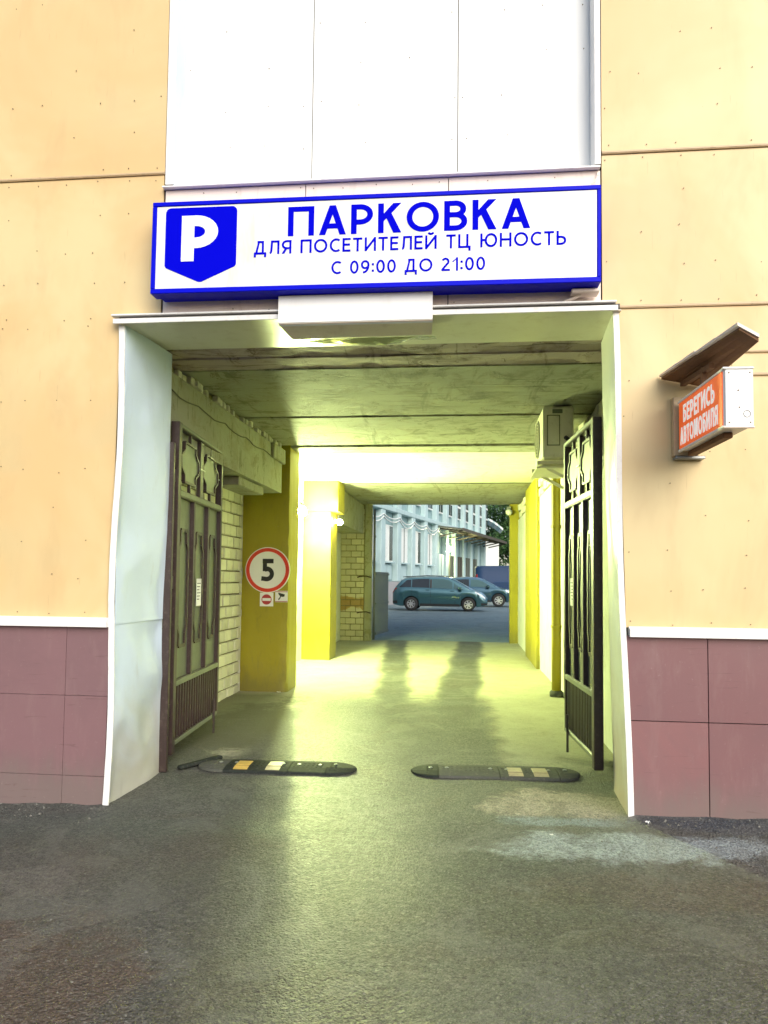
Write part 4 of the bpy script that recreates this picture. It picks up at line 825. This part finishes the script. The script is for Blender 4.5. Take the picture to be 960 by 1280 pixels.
o = MB().box(-0.03, 0.03, -0.22, 0.22, 0, 0.03, 0.01).build('rubber_strip', 'rubber', None); o.location = (-2.075, 0.97, 0.0); o.rotation_euler = (0, 0, R(-28)); tag(o, 'short black rubber strip on the floor at the end of the left bump', 'rubber strip')

# ------------------------------------------------------------------ red warning box on the right wall
T = thing('warning_light_box', 'white warning light box with orange red lettered side on the right wall', 'sign', (1.345, -0.09, 2.305), R(1.2))
MB().box(0.006, 0.150, -0.745, 0.0, 0.010, 0.315, 0.006).build('housing', 'white_trim', T)
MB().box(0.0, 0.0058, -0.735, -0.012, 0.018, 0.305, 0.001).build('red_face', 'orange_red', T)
lettering('upper_lettering', 'БЕРЕГИСЬ', 0.10, 0.63, 0.170, 0.278, -0.0003, 'white_glow', T, 0.20, 0.002, 'x', 0.15)
lettering('lower_lettering', 'АВТОМОБИЛЯ', 0.04, 0.675, 0.038, 0.145, -0.0003, 'white_glow', T, 0.20, 0.002, 'x', 0.15)
MB().box(0.010, 0.152, -0.757, -0.747, 0.012, 0.312, 0.003).build('end_plate', 'white_sheet', T)
MB().box(-0.004, 0.156, -0.762, -0.744, 0.313, 0.325, 0.003).build('top_edge', 'white_trim', T); MB().box(-0.004, 0.156, -0.762, -0.744, 0.0, 0.0112, 0.003).build('bottom_edge', 'fascia', T)
MB().box(-0.004, 0.012, -0.744, 0.0, 0.306, 0.322, 0.003).build('top_edge', 'white_trim', T); MB().box(-0.004, 0.012, -0.744, 0.0, 0.001, 0.0172, 0.003).build('bottom_edge', 'white_trim', T)
MB().box(0.055, 0.105, -0.60, 0.0, -0.022, 0.009, 0.004).build('support_rail', 'wood', T)
o = screws([(0.028, 0.03), (0.135, 0.03), (0.028, 0.295), (0.135, 0.295), (0.075, 0.20), (0.08, 0.11)], -0.758, T, 0.004)
o = ring(0.118, 0.075, 0.016, 0.019, -0.7585, -0.7572, 24).build('round_stamp', 'cable', T)
MB().box(-0.02, 0.13, 0.03, 0.088, -0.015, 0.36, 0.004).build('wall_bracket', 'joint', T); MB().box(-0.01, 0.17, 0.02, 0.085, -0.035, -0.016, 0.003).build('wall_bracket_foot', 'galv', T); MB().box(0.03, 0.12, 0.0, 0.03, 0.05, 0.27).build('wall_bracket_arm', 'galv', T)
T = thing('wooden_roof', 'small weathered board roof tilted above the red warning box', 'roof', (1.26, -0.02, 2.79))
A_, B_, C_, D_ = Vector((0.0, 0.0, 0.0)), Vector((0.165, -0.88, 0.02)), Vector((0.262, -0.88, -0.045)), Vector((0.27, 0.0, -0.055))
up = Vector((0, 0, 0.022))
for k in range(3):
    p = lambda t, a=A_, d=D_: a + (d - a) * t; q = lambda t: B_ + (C_ - B_) * t
    t0, t1 = k / 3 + 0.006, (k + 1) / 3 - 0.006
    MB().hexa([p(t0), q(t0), q(t1), p(t1), p(t0) + up * .7, q(t0) + up * .7, q(t1) + up * .7, p(t1) + up * .7]).build('board', 'wood', T)
n = 4
for k in range(n):
    a, b = A_ + (B_ - A_) * (k / n), A_ + (B_ - A_) * ((k + 1.04) / n); c_, d_ = D_ + (C_ - D_) * ((k + 1.04) / n), D_ + (C_ - D_) * (k / n); ex = Vector((-0.012, 0, 0.0)); lift = Vector((0, 0, 0.0165 + 0.003 * (k % 2)))
    MB().hexa([a + ex + lift, b + ex + lift, c_ + lift, d_ + lift, a + ex + lift + up * .5, b + ex + lift + up * (.5 + .3), c_ + lift + up * .8, d_ + lift + up * .5]).build('roof_sheet', 'fascia', T)
MB().bar((0.13, -0.01, -0.035), (0.15, -0.50, -0.06), 0.03, 0.03, (0, 0, 1)).build('strut', 'wood', T); MB().bar((0.15, -0.36, -0.03), (0.13, -0.42, -0.155), 0.03, 0.03, (1, 0, 0)).build('strut', 'wood', T)

# ------------------------------------------------------------------ far end of the passage
T = thing('yard_gate', 'low grey steel gate leaf standing open at the far left end of the passage', 'gate', (-2.15, 13.30, 0.0), math.atan2(1.6, 0.22))
MB().box(0.0, 1.4, -0.02, 0.02, 0.10, 1.66, 0.004).build('sheet', 'grey_metal', T)
for zz in (0.12, 0.85, 1.58): MB().box(0.01, 1.39, -0.045, -0.021, zz, zz + 0.05, 0.003).build('rail', 'grey_metal', T)
MB().tube([(-0.04, 0, 0), (-0.04, 0, 3.2)], 0.03, 10).build('post', 'grey_metal', T, True)
for zz in (0.45, 1.55, 2.5): MB().box(-0.05, 0.02, -0.03, 0.03, zz, zz + 0.06, 0.003).build('hinge', 'grey_metal', T)
for z_, lab in ((1.52, 'upper rusty gate hook on the far brick wall'), (0.66, 'lower rusty gate hook on the far brick wall')):
    o = MB().tube([(-2.52, 12.93, z_), (-2.47, 12.90, z_ + 0.02), (-2.30, 12.92, z_ + 0.03), (-2.19, 12.93, z_)], 0.014, 6).build('gate_hook', 'brown_metal', None, True); tag(o, lab, 'hook')

# ------------------------------------------------------------------ building across the yard
M['teal_wall'] = paint('pale_teal_plaster', (0.27, 0.40, 0.41), 0.75, 0.2, 0.5, 0.5, (0.13, 0.20, 0.20), 0.3, 20, 0.01, streak=True)
M['teal_light'] = paint('pale_teal_plaster_pilaster', (0.44, 0.58, 0.58), 0.75, 0.2, 0.6, 0.5, (0.18, 0.26, 0.26), 0.3, 20, 0.01, streak=True)
M['plinth_far'] = paint('grey_plinth_plaster', (0.38, 0.37, 0.37), 0.8)
M['win_white'] = paint('pale_window_panel', (0.80, 0.82, 0.78), 0.3, 0.05, 1, 0.1)
M['glass_far'] = plain('dark_far_glass', (0.03, 0.045, 0.05), 0.08)
M['can_brown'] = paint('brown_canopy_steel', (0.075, 0.062, 0.04), 0.7, 0.2)
M['can_under'] = paint('canopy_corrugated_sheet', (0.10, 0.11, 0.085), 0.7, 0.15)
th = R(12.3); FB = thing('yard_building', 'long pale teal building with pilasters and tall windows across the yard', 'building', (-4.465, 35.78, 0.0), math.pi / 2 - th)
# local: +X along the facade away from the camera, facade face at local y = 0, outside towards -Y
MB().box(-14, 32.4, 0.25, 14, -0.2, 12.0).build('wall', 'teal_wall', FB)
MB().box(-14, 32.4, -0.06, 0.249, -0.2, 1.32).build('plinth', 'plinth_far', FB)
PITCH = 3.05; w0 = 0.84
for k in range(-4, 11):
    a = w0 + k * PITCH
    MB().box(a - 1.10, a - 0.35, -0.10, 0.249, 1.325, 12.0, 0.03).build('pilaster', 'teal_light', FB)
    if a < 12.0:
        f = MB().box(a, a + 1.6, 0.10, 0.249, 2.47, 4.58).build('window', 'win_white', FB)
        for (p, q) in ((0.06, 0.74), (0.86, 1.54)): MB().box(a + p, a + q, 0.085, 0.099, 2.53, 4.52).build('pane', 'win_white' if (k % 2 or p < .5) else 'glass_far', f)
        MB().box(a + 0.75, a + 0.85, 0.07, 0.099, 2.48, 4.57).build('mullion', 'grey_metal' if k % 2 else 'win_white', f)
        MB().box(a - 0.08, a + 1.68, -0.05, 0.249, 2.38, 2.468).build('window_sill', 'teal_light', f)
        MB().box(a + 0.1, a + 1.5, 0.12, 0.249, 1.45, 2.30).build('apron_panel', 'teal_light', FB)
    # upper storey
    f = MB().box(a + 0.05, a + 1.55, 0.08, 0.249, 6.3, 9.3).build('window', 'win_white', FB)
    for zz in (6.4, 7.4, 8.4):
        for (p, q) in ((0.12, 0.72), (0.86, 1.46)): MB().box(a + p, a + q, 0.062, 0.079, zz, zz + 0.82).build('pane', 'glass_far', f)
MB().box(-14, 32.45, -0.14, 0.249, 5.35, 5.62, 0.02).build('string_course', 'teal_light', FB)
for (za, sg) in ((5.1, 0.30), (4.95, 0.38)):
    pts = []
    for k in range(-3, 5):
        for j in range(8): t = j / 8; pts.append((k * PITCH + t * PITCH, -0.14, za - sg * 4 * t * (1 - t) * (1 if k % 2 else .6)))
    MB().tube(pts, 0.035, 5).build('cable', 'win_white', FB, True)
# canopy over the loading doors
c0, c1 = 12.3, 32.0
MB().hexa([(c0, -1.9, 5.0), (c1, -1.9, 5.0), (c1, -0.15, 5.18), (c0, -0.15, 5.18), (c0, -1.9, 5.1), (c1, -1.9, 5.1), (c1, -0.15, 5.3), (c0, -0.15, 5.3)]).build('canopy', 'can_under', FB)
cn = FB.children[-1]
for k in range(8):
    x = c0 + 0.3 + k * 2.75; m = MB(); m.bar((x, -1.85, 4.93), (x, -0.2, 5.1), 0.12, 0.10, (1, 0, 0)); m.bar((x, -1.7, 4.88), (x, -0.2, 4.55), 0.09, 0.08, (1, 0, 0)); m.build('canopy_bracket', 'can_brown', FB)
MB().box(c0, c1, -1.96, -1.902, 4.90, 5.12).build('canopy_fascia', 'can_brown', FB)
for k, (a, wd, mt) in enumerate(((13.2, 1.5, 'teal_light'), (16.6, 1.7, 'can_under'), (19.6, 1.7, 'can_brown'), (22.8, 2.2, 'can_under'), (26.4, 2.2, 'can_under'))):
    d = MB().box(a, a + wd, 0.02, 0.249, 0.05, 3.3).build('door', mt, FB); MB().box(a + wd * 0.5 - 0.03, a + wd * 0.5 + 0.03, 0.005, 0.019, 0.1, 3.25).build('door_seam', 'dark', d)
T = thing('yard_wall_lamp', 'glaring lit lamp under the canopy of the teal building', 'lamp', (-0.95, 50.9, 3.75), math.pi / 2 - th)
M['lamp_far'] = glow('lit_yard_lamp_glass', (1.0, 0.98, 0.5), 700.0)
MB().box(-0.12, 0.12, 0.05, 0.40, -0.1, 0.1, 0.01).build('bracket', 'can_brown', T); MB().box(-0.20, 0.20, -0.06, 0.049, -0.16, 0.16, 0.03).build('housing', 'lamp_far', T)
# annex behind and low white hut
T = thing('yard_annex', 'pale blue curved porch roof and white wall behind the teal building', 'building', (3.6, 74.0, 0.0))
arc = [(-1.6 + 2.15 * k / 8, 6.75 + 1.15 * math.cos(math.pi / 2 * k / 8)) for k in range(9)]
for k in range(8):
    (a, za), (b, zb) = arc[k], arc[k + 1]
    MB().hexa([(a, -2.5, za - 0.22), (b, -2.5, zb - 0.22), (b, 3, zb - 0.22), (a, 3, za - 0.22), (a, -2.5, za), (b, -2.5, zb), (b, 3, zb), (a, 3, za)]).build('roof_strip', 'win_white' if k % 2 else 'teal_light', T)
MB().box(-1.6, 0.25, 0, 3, -0.2, 5.6).build('wall', 'win_white', T)
MB().box(-0.9, 0.05, -0.04, -0.001, 0.2, 2.4).build('door', 'glass_far', T)

# ------------------------------------------------------------------ trees behind the yard
M['bark'] = paint('tree_bark', (0.10, 0.075, 0.05), 0.9, 0.3, 3)
def leaf_mat():
    g = NG('green_foliage'); geo = g.n('ShaderNodeNewGeometry'); c = g.mix(g.noise(0.45, 4, 0.6, co=geo.outputs['Position']), (0.025, 0.075, 0.018), (0.075, 0.16, 0.035))
    return g.out(c, 0.6, Subsurface_Weight=0.0, Transmission_Weight=0.0)
M['leaf'] = leaf_mat()
def tree(label, x, y, h, r, seed):
    rr = random.Random(seed); T = thing('leafy_tree', label, 'tree', (x, y, 0), 0, 'trees behind the yard')
    tr = MB(); tr.tube([(0, 0, -0.3), (0.15, 0.1, h * 0.3), (0.0, 0.2, h * 0.6), (0.1, 0.1, h * 0.9)], [h * .03, h * .024, h * .015, h * .004], 8)
    tips = []
    for k in range(9):
        a = rr.uniform(0, 6.28); z = h * rr.uniform(0.22, 0.7); e = Vector((math.cos(a) * r * .75, math.sin(a) * r * .75, z + h * .16)); tr.tube([(0.05, 0.1, z), tuple(e * 0.5 + Vector((0, 0, z * .5 + .2))), tuple(e)], [h * .012, h * .008, h * .003], 5); tips.append(e)
    tr.build('trunk', 'bark', T, True)
    cl = [(Vector((rr.gauss(0, r * .45), rr.gauss(0, r * .45), h * rr.uniform(.18, .95))), rr.uniform(.25, .5) * r) for _ in range(34)] + [(t, r * .4) for t in tips]
    m = MB(); V = []; F = []
    for c, rad in cl:
        for _ in range(300):
            d = Vector((rr.gauss(0, 1), rr.gauss(0, 1), rr.gauss(0, 1))).normalized() * rad * rr.uniform(0.45, 1.05) ** 0.6; d.z *= .75; p = c + d
            a = Vector((rr.gauss(0, 1), rr.gauss(0, 1), rr.gauss(0, .6))).normalized(); b = a.cross(Vector((rr.gauss(0, 1), rr.gauss(0, 1), rr.gauss(0, 1)))).normalized(); s = rr.uniform(.10, .2)
            k = len(V); V += [p - a * s, p + b * s * .6, p + a * s, p - b * s * .6]; F.append((k, k + 1, k + 2, k + 3))
    me = bpy.data.meshes.new('crown'); me.from_pydata([tuple(v) for v in V], [], F); me.materials.append(M['leaf']); o = bpy.data.objects.new('crown', me); COL.objects.link(o); o.parent = T; o['kind'] = 'stuff'
tree('dense green tree rising right behind the blue van', 6.0, 84, 13, 4.0, 3)
tree('tall green tree farther back between the annex and the passage post', 2.5, 92, 16, 4.6, 4)
tree('green tree hidden mostly by the right passage post', 11.5, 80, 12, 4.0, 5)

# ------------------------------------------------------------------ cars
def carpaint(name, col): 
    g = NG(name); return g.out(col, 0.28, None, 0.55, Coat_Weight=0.8, Coat_Roughness=0.05)
M['car_teal'] = carpaint('teal_grey_metallic_paint', (0.045, 0.125, 0.145)); M['car_blue'] = carpaint('dark_teal_metallic_paint', (0.03, 0.085, 0.12)); M['van_blue'] = plain('dark_blue_paint', (0.006, 0.030, 0.085), 0.5, 0.0, Specular_IOR_Level=0.3)
M['car_glass'] = plain('tinted_car_glass', (0.012, 0.018, 0.02), 0.05); M['car_glass_clear'] = plain('car_glass', (0.05, 0.11, 0.11), 0.06)
M['tyre'] = plain('tyre_rubber', (0.02, 0.02, 0.02), 0.8); M['rim'] = plain('alloy_rim', (0.62, 0.64, 0.65), 0.3, 0.7); M['lens'] = plain('headlight_lens', (0.65, 0.70, 0.72), 0.08); M['tail'] = plain('tail_lens', (0.28, 0.03, 0.03), 0.15); M['blackplastic'] = plain('black_plastic', (0.02, 0.022, 0.022), 0.55)
def car(name, label, loc, rz, L, hw, top, belt, sill, wheels, wr, body, windows, windshield, rearwin, seams, lights, tails, extra=None, inset=0.30):
    T = thing(name, label, 'car' if name != 'parked_van' else 'van', loc, rz, 'vehicles parked in the yard')
    xs = sorted(set([round(v, 3) for v in np.arange(-L / 2, L / 2 + 0.001, 0.05)] + [round(wx + d, 3) for wx in wheels for d in np.linspace(-(wr + .055), wr + .055, 23)]))
    tx, tz = zip(*top); bx, bz = zip(*belt)
    def smooth(f, x): return (f(x - 0.09) + 2 * f(x) + f(x + 0.09)) / 4
    def ringp(x):
        zt = smooth(lambda q: float(np.interp(q, tx, tz)), x); zb = min(smooth(lambda q: float(np.interp(q, bx, bz)), x), zt - 0.05)
        e = min(1, (L / 2 - abs(x)) / 0.55); k = 0.72 + 0.28 * math.sqrt(max(0, 1 - (1 - e) ** 2)); W_ = hw * k
        zl = sill + 0.10 * max(0, 1 - e) ** 2
        for wx in wheels:
            R_ = wr + 0.055; d = abs(x - wx)
            if d < R_: zl = max(zl, wr + math.sqrt(R_ * R_ - d * d))
        zl = min(zl, zb - 0.12)
        up_ = zt - zb; we = W_ * 0.95 - inset * max(0, up_ - 0.08)
        return [(0, zl + 0.0), (W_ * 0.95, zl), (W_, zl + 0.45 * (zb - zl)), (W_ * 0.985, zb - 0.04), (W_ * 0.95, zb), (max(we, .3), zt - min(0.07, up_ * .4)), (max(we, .3) * 0.72, zt - 0.012), (0, zt)]
    V = []; F = []; q = 14
    for x in xs:
        h_ = ringp(x); V += [(x, y, z) for y, z in h_] + [(x, -y, z) for y, z in h_[-2:0:-1]]
    n = len(xs)
    for i in range(n - 1):
        for a in range(q): F.append((i * q + a, (i + 1) * q + a, (i + 1) * q + (a + 1) % q, i * q + (a + 1) % q))
    F += [tuple(range(q)), tuple((n - 1) * q + a for a in range(q))]
    bo = MB().add(V, F).build('body', body, T, True)
    try: bo.data.set_sharp_from_angle(angle=R(38))
    except Exception: pass
    MB().box(-L / 2 + 0.3, L / 2 - 0.3, -hw * 0.70, hw * 0.70, sill + 0.02, sill + 0.5).build('underbody', 'blackplastic', T)
    def S_(x, v, sd):
        h_ = ringp(x); i = min(int(v), len(h_) - 2); f = v - i; return Vector((x, sd * (h_[i][0] * (1 - f) + h_[i + 1][0] * f), h_[i][1] * (1 - f) + h_[i + 1][1] * f))
    def patch(nm, mat, xa, xb, va, vb, sides=(1, -1), off=0.008, nx=10, nv=5):
        fa = va if callable(va) else (lambda t: va); fb_ = vb if callable(vb) else (lambda t: vb); out = []
        for sd in sides:
            m = MB(); P = []
            for i in range(nx + 1):
                t = i / nx; x = xa + (xb - xa) * t
                for j in range(nv + 1):
                    v = fa(t) + (fb_(t) - fa(t)) * j / nv; p = S_(x, v, sd); e1 = S_(x + 0.02, v, sd) - S_(x - 0.02, v, sd); e2 = S_(x, v + 0.05, sd) - S_(x, v - 0.05, sd); nr = e1.cross(e2) * -sd
                    nr = nr.normalized() if nr.length > 1e-9 else Vector((0, sd, 0))
                    if nr.dot(Vector((0, sd * 1.0, 0.6))) < 0 and abs(nr.x) < .9: nr = -nr
                    P.append(p + nr * off)
            W_ = nv + 1; m.add(P, [(i * W_ + j, (i + 1) * W_ + j, (i + 1) * W_ + j + 1, i * W_ + j + 1) for i in range(nx) for j in range(nv)]); out.append(m.build(nm, mat, T, True))
        return out
    for (a, b, va, vb, mt) in windows: patch('side_window', mt, a, b, va, vb)
    for (a, b, nm) in ((*windshield, 'windshield'), (*rearwin, 'rear_window')):
        if a is not None: patch(nm, 'car_glass_clear' if nm == 'windshield' else 'car_glass', a, b, 5.1, 7.0)
    for x in seams: patch('door_seam', 'blackplastic', x - 0.007, x + 0.007, 1.1, 3.95, off=0.004, nx=1)
    for (a, b, va, vb) in lights: patch('headlight', 'lens', a, b, va, vb)
    for (a, b, va, vb) in tails: patch('tail_light', 'tail', a, b, va, vb)
    patch('sill_trim', 'blackplastic', wheels[0] + wr + 0.08, wheels[1] - wr - 0.08, 1.02, 1.35, off=0.006)
    patch('bumper_trim', 'blackplastic', L / 2 - 0.30, L / 2 - 0.02, 1.2, 1.75); patch('bumper_trim', 'blackplastic', -L / 2 + 0.02, -L / 2 + 0.25, 1.2, 1.6)
    for x in seams[1:]:
        for sd in (1, -1):
            p = S_(x - 0.14, 3.1, sd); MB().box(p.x - 0.09, p.x + 0.09, p.y - 0.02, p.y + 0.025, p.z - 0.012, p.z + 0.016, 0.006).build('door_handle', body, T)
    for wx in wheels:
        for sd in (1, -1):
            y0 = sd * (hw - 0.115)
            prof = [(wr * .62, -0.10), (wr * .9, -0.105), (wr, -0.075), (wr, 0.075), (wr * .9, 0.105), (wr * .62, 0.10)]; N = 28
            VV = [(r_ * math.cos(2 * math.pi * k / N), z_, r_ * math.sin(2 * math.pi * k / N)) for r_, z_ in prof for k in range(N)]
            FF = [(i * N + k, i * N + (k + 1) % N, (i + 1) * N + (k + 1) % N, (i + 1) * N + k) for i in range(len(prof) - 1) for k in range(N)]
            wo = MB().add(VV, FF).build('wheel', 'tyre', T, True); wo.location = (wx, y0, wr)
            m = ring(0, 0, wr * .55, wr * .66, -0.09, 0.09, 28)
            for k in range(7):
                a = 2 * math.pi * k / 7; m.bar((0.03 * math.cos(a), sd * 0.075, 0.03 * math.sin(a)), (wr * .6 * math.cos(a), sd * 0.085, wr * .6 * math.sin(a)), wr * 0.17, 0.03, (0, 1, 0))
            m.v += []; ro = m.build('rim', 'rim', wo)
            hb = disc(0, 0, wr * .16, *sorted((sd * 0.06, sd * 0.10)), 16).build('hub_cap', 'rim', wo); bd = disc(0, 0, wr * .6, -0.02, 0.02, 24).build('brake_disc', 'blackplastic', wo)
    if extra: extra(T, S_, patch)
    return T
def mirrors(x, body):
    def f(T, S_, patch):
        for sd in (1, -1):
            p = S_(x, 4.1, sd); MB().box(p.x - 0.06, p.x + 0.10, *sorted((p.y, p.y + sd * 0.20)), p.z + 0.0, p.z + 0.15, 0.03).build('mirror', body, T)
    return f
def mpv_extra(T, S_, patch):
    mirrors(0.93, 'car_teal')(T, S_, patch)
    patch('pillar_trim', 'blackplastic', -0.46, -0.36, 4.1, 4.85, off=0.010, nx=2)
    for sd in (1, -1): MB().tube([(-1.75, sd * 0.62, 1.58), (-0.6, sd * 0.64, 1.655), (0.35, sd * 0.62, 1.63)], 0.018, 6).build('roof_rail', 'blackplastic', T)
# grey-teal people carrier, nose to the right
car('parked_people_carrier', 'grey teal people carrier parked broadside in the yard', (-1.01, 29.9 + 0.85, 0), R(-2.5), 4.47, 0.90,
    [(-2.26, .78), (-2.20, 1.00), (-2.12, 1.12), (-1.78, 1.50), (-1.55, 1.58), (-0.7, 1.64), (0.25, 1.62), (0.62, 1.52), (1.35, 1.12), (1.62, 1.02), (2.05, .85), (2.2, .68), (2.26, .5)],
    [(-2.26, .72), (-2.1, 1.06), (-1.5, 1.05), (0.4, .98), (1.2, .95), (1.7, .90), (2.26, .5)], 0.22, (-1.33, 1.345), 0.32, 'car_teal',
    [(-1.90, -1.34, lambda t: 4.12, lambda t: 4.25 + .6 * min(1, t * 1.6), 'car_glass'), (-1.30, -0.48, 4.12, 4.88, 'car_glass'), (-0.34, 0.60, 4.12, lambda t: 4.88 - .12 * max(0, t - .8) * 5, 'car_glass_clear'), (0.66, 1.10, 4.14, lambda t: 4.80 - .5 * t, 'car_glass_clear')],
    (0.52, 1.36), (-2.10, -1.80), (-1.30, -0.42, 0.72), [(1.66, 2.12, 3.0, 4.6)], [(-2.23, -2.02, 3.0, 4.3)], mpv_extra)
car('parked_crossover', 'dark teal crossover partly hidden behind the people carrier', (0.72, 37.1, 0), R(-3), 4.50, 0.92,
    [(-2.26, .85), (-2.15, 1.15), (-1.9, 1.40), (-1.5, 1.58), (-0.5, 1.65), (0.2, 1.61), (0.55, 1.5), (1.15, 1.16), (1.45, 1.06), (2.0, .95), (2.2, .78), (2.26, .55)],
    [(-2.26, .8), (-2.0, 1.08), (0.4, 1.02), (1.2, 1.0), (1.7, .96), (2.26, .55)], 0.26, (-1.33, 1.32), 0.355, 'car_blue',
    [(-1.75, -1.2, lambda t: 4.12, lambda t: 4.3 + .5 * min(1, t * 1.6), 'car_glass'), (-1.15, -0.3, 4.12, 4.86, 'car_glass'), (-0.2, 0.85, 4.12, lambda t: 4.86 - .3 * max(0, t - .6) * 2.5, 'car_glass_clear')],
    (0.48, 1.16), (-2.1, -1.7), (-1.2, -0.25, 0.80), [(1.7, 2.15, 2.9, 4.6)], [(-2.23, -2.0, 3.0, 4.3)], mirrors(0.72, 'car_blue'))
car('parked_van', 'tall dark blue van with its box behind the cars', (3.50, 47.6, 0), R(2), 5.2, 0.98,
    [(-2.62, 2.35), (-2.5, 2.45), (0.9, 2.48), (1.3, 2.38), (1.9, 1.55), (2.1, 1.35), (2.5, 1.15), (2.62, .9)],
    [(-2.62, 1.35), (0.9, 1.35), (1.9, 1.25), (2.62, .8)], 0.28, (-1.6, 1.75), 0.34, 'van_blue',
    [(0.75, 1.6, 4.1, lambda t: 4.75 - .3 * t, 'car_glass')], (1.3, 1.9), (None, None), (-0.6, 0.65, 1.5), [(2.15, 2.52, 3.0, 4.5)], [(-2.58, -2.45, 2.6, 4.5)], mirrors(1.5, 'blackplastic'), 0.10)

# ------------------------------------------------------------------ small clutter
for (x, y, sz, rz, lab) in ((-2.34, 4.55, 0.05, 20, 'crumpled white paper scrap at the foot of the shaded yellow pillar'), (1.12, -0.16, 0.03, 50, 'tiny white paper scrap on the asphalt by the right jamb'), (0.52, -0.42, 0.025, 10, 'tiny white scrap lying on the pale cement patch')):
    m = MB(); V = []; rr = random.Random(int(sz * 1000)); n = 5
    for j in range(n):
        for i in range(n): V.append(((i / 4 - .5) * sz + rr.uniform(-.1, .1) * sz, (j / 4 - .5) * sz * .8 + rr.uniform(-.1, .1) * sz, 0.006 + rr.uniform(0, .35) * sz))
    o = m.add(V, [(j * n + i, j * n + i + 1, (j + 1) * n + i + 1, (j + 1) * n + i) for j in range(n - 1) for i in range(n - 1)]).build('paper_scrap', 'paper', None); o.location = (x, y, 0.012 if y > 0 else 0.024 * (x + 0.45)); o.rotation_euler = (0, 0, R(rz)); tag(o, lab, 'litter')
c_ = []
for k in range(26): c_.append((-2.345 + 0.006 * math.sin(k * 2.1), 0.75 + k * 0.145, 3.02 - 0.035 * abs(math.sin(k * 0.62)) - 0.006 * k * 0))
tag(MB().tube(c_, 0.006, 5).build('wall_cable', 'cable', None, True), 'thin black cable sagging along the concrete beam above the left gate', 'cable')
# ------------------------------------------------------------------ grit on the ground
def grit():
    rr = random.Random(5); m = MB()
    for _ in range(820):
        x, y = rr.uniform(-3.3, 2.2), rr.uniform(-3.0, 0.7)
        edge_ = _ >= 700
        if edge_: x = rr.choice((rr.uniform(-3.3, -2.3), rr.uniform(1.0, 2.2), rr.uniform(0.6, 1.3))); y = -0.035 - abs(rr.gauss(0, 0.10))
        if y > -0.03 and not (-2.25 < x < 0.95): continue
        s = rr.choice((.003, .004, .005, .007)) * rr.uniform(.7, 1.3) * (1.4 if edge_ else 1); z = 0.024 * (x + 0.45) / (1 + math.exp((y - 0.35) * 7)) + 0.006 * 0 + s * .2
        a = rr.uniform(0, 6.28); c, sn = math.cos(a) * s, math.sin(a) * s
        m.add([(x + c, y + sn, z), (x - sn, y + c, z), (x - c, y - sn, z), (x + sn, y - c, z), (x, y, z + s)], [(0, 1, 4), (1, 2, 4), (2, 3, 4), (3, 0, 4)])
    o = m.build('grit', paint('pale_grit', (0.17, 0.165, 0.14), 0.8, 0.5, 30), None); o['kind'] = 'stuff'; o['label'] = 'scattered pale grit on the asphalt in front of the passage'; o['category'] = 'grit'
grit()
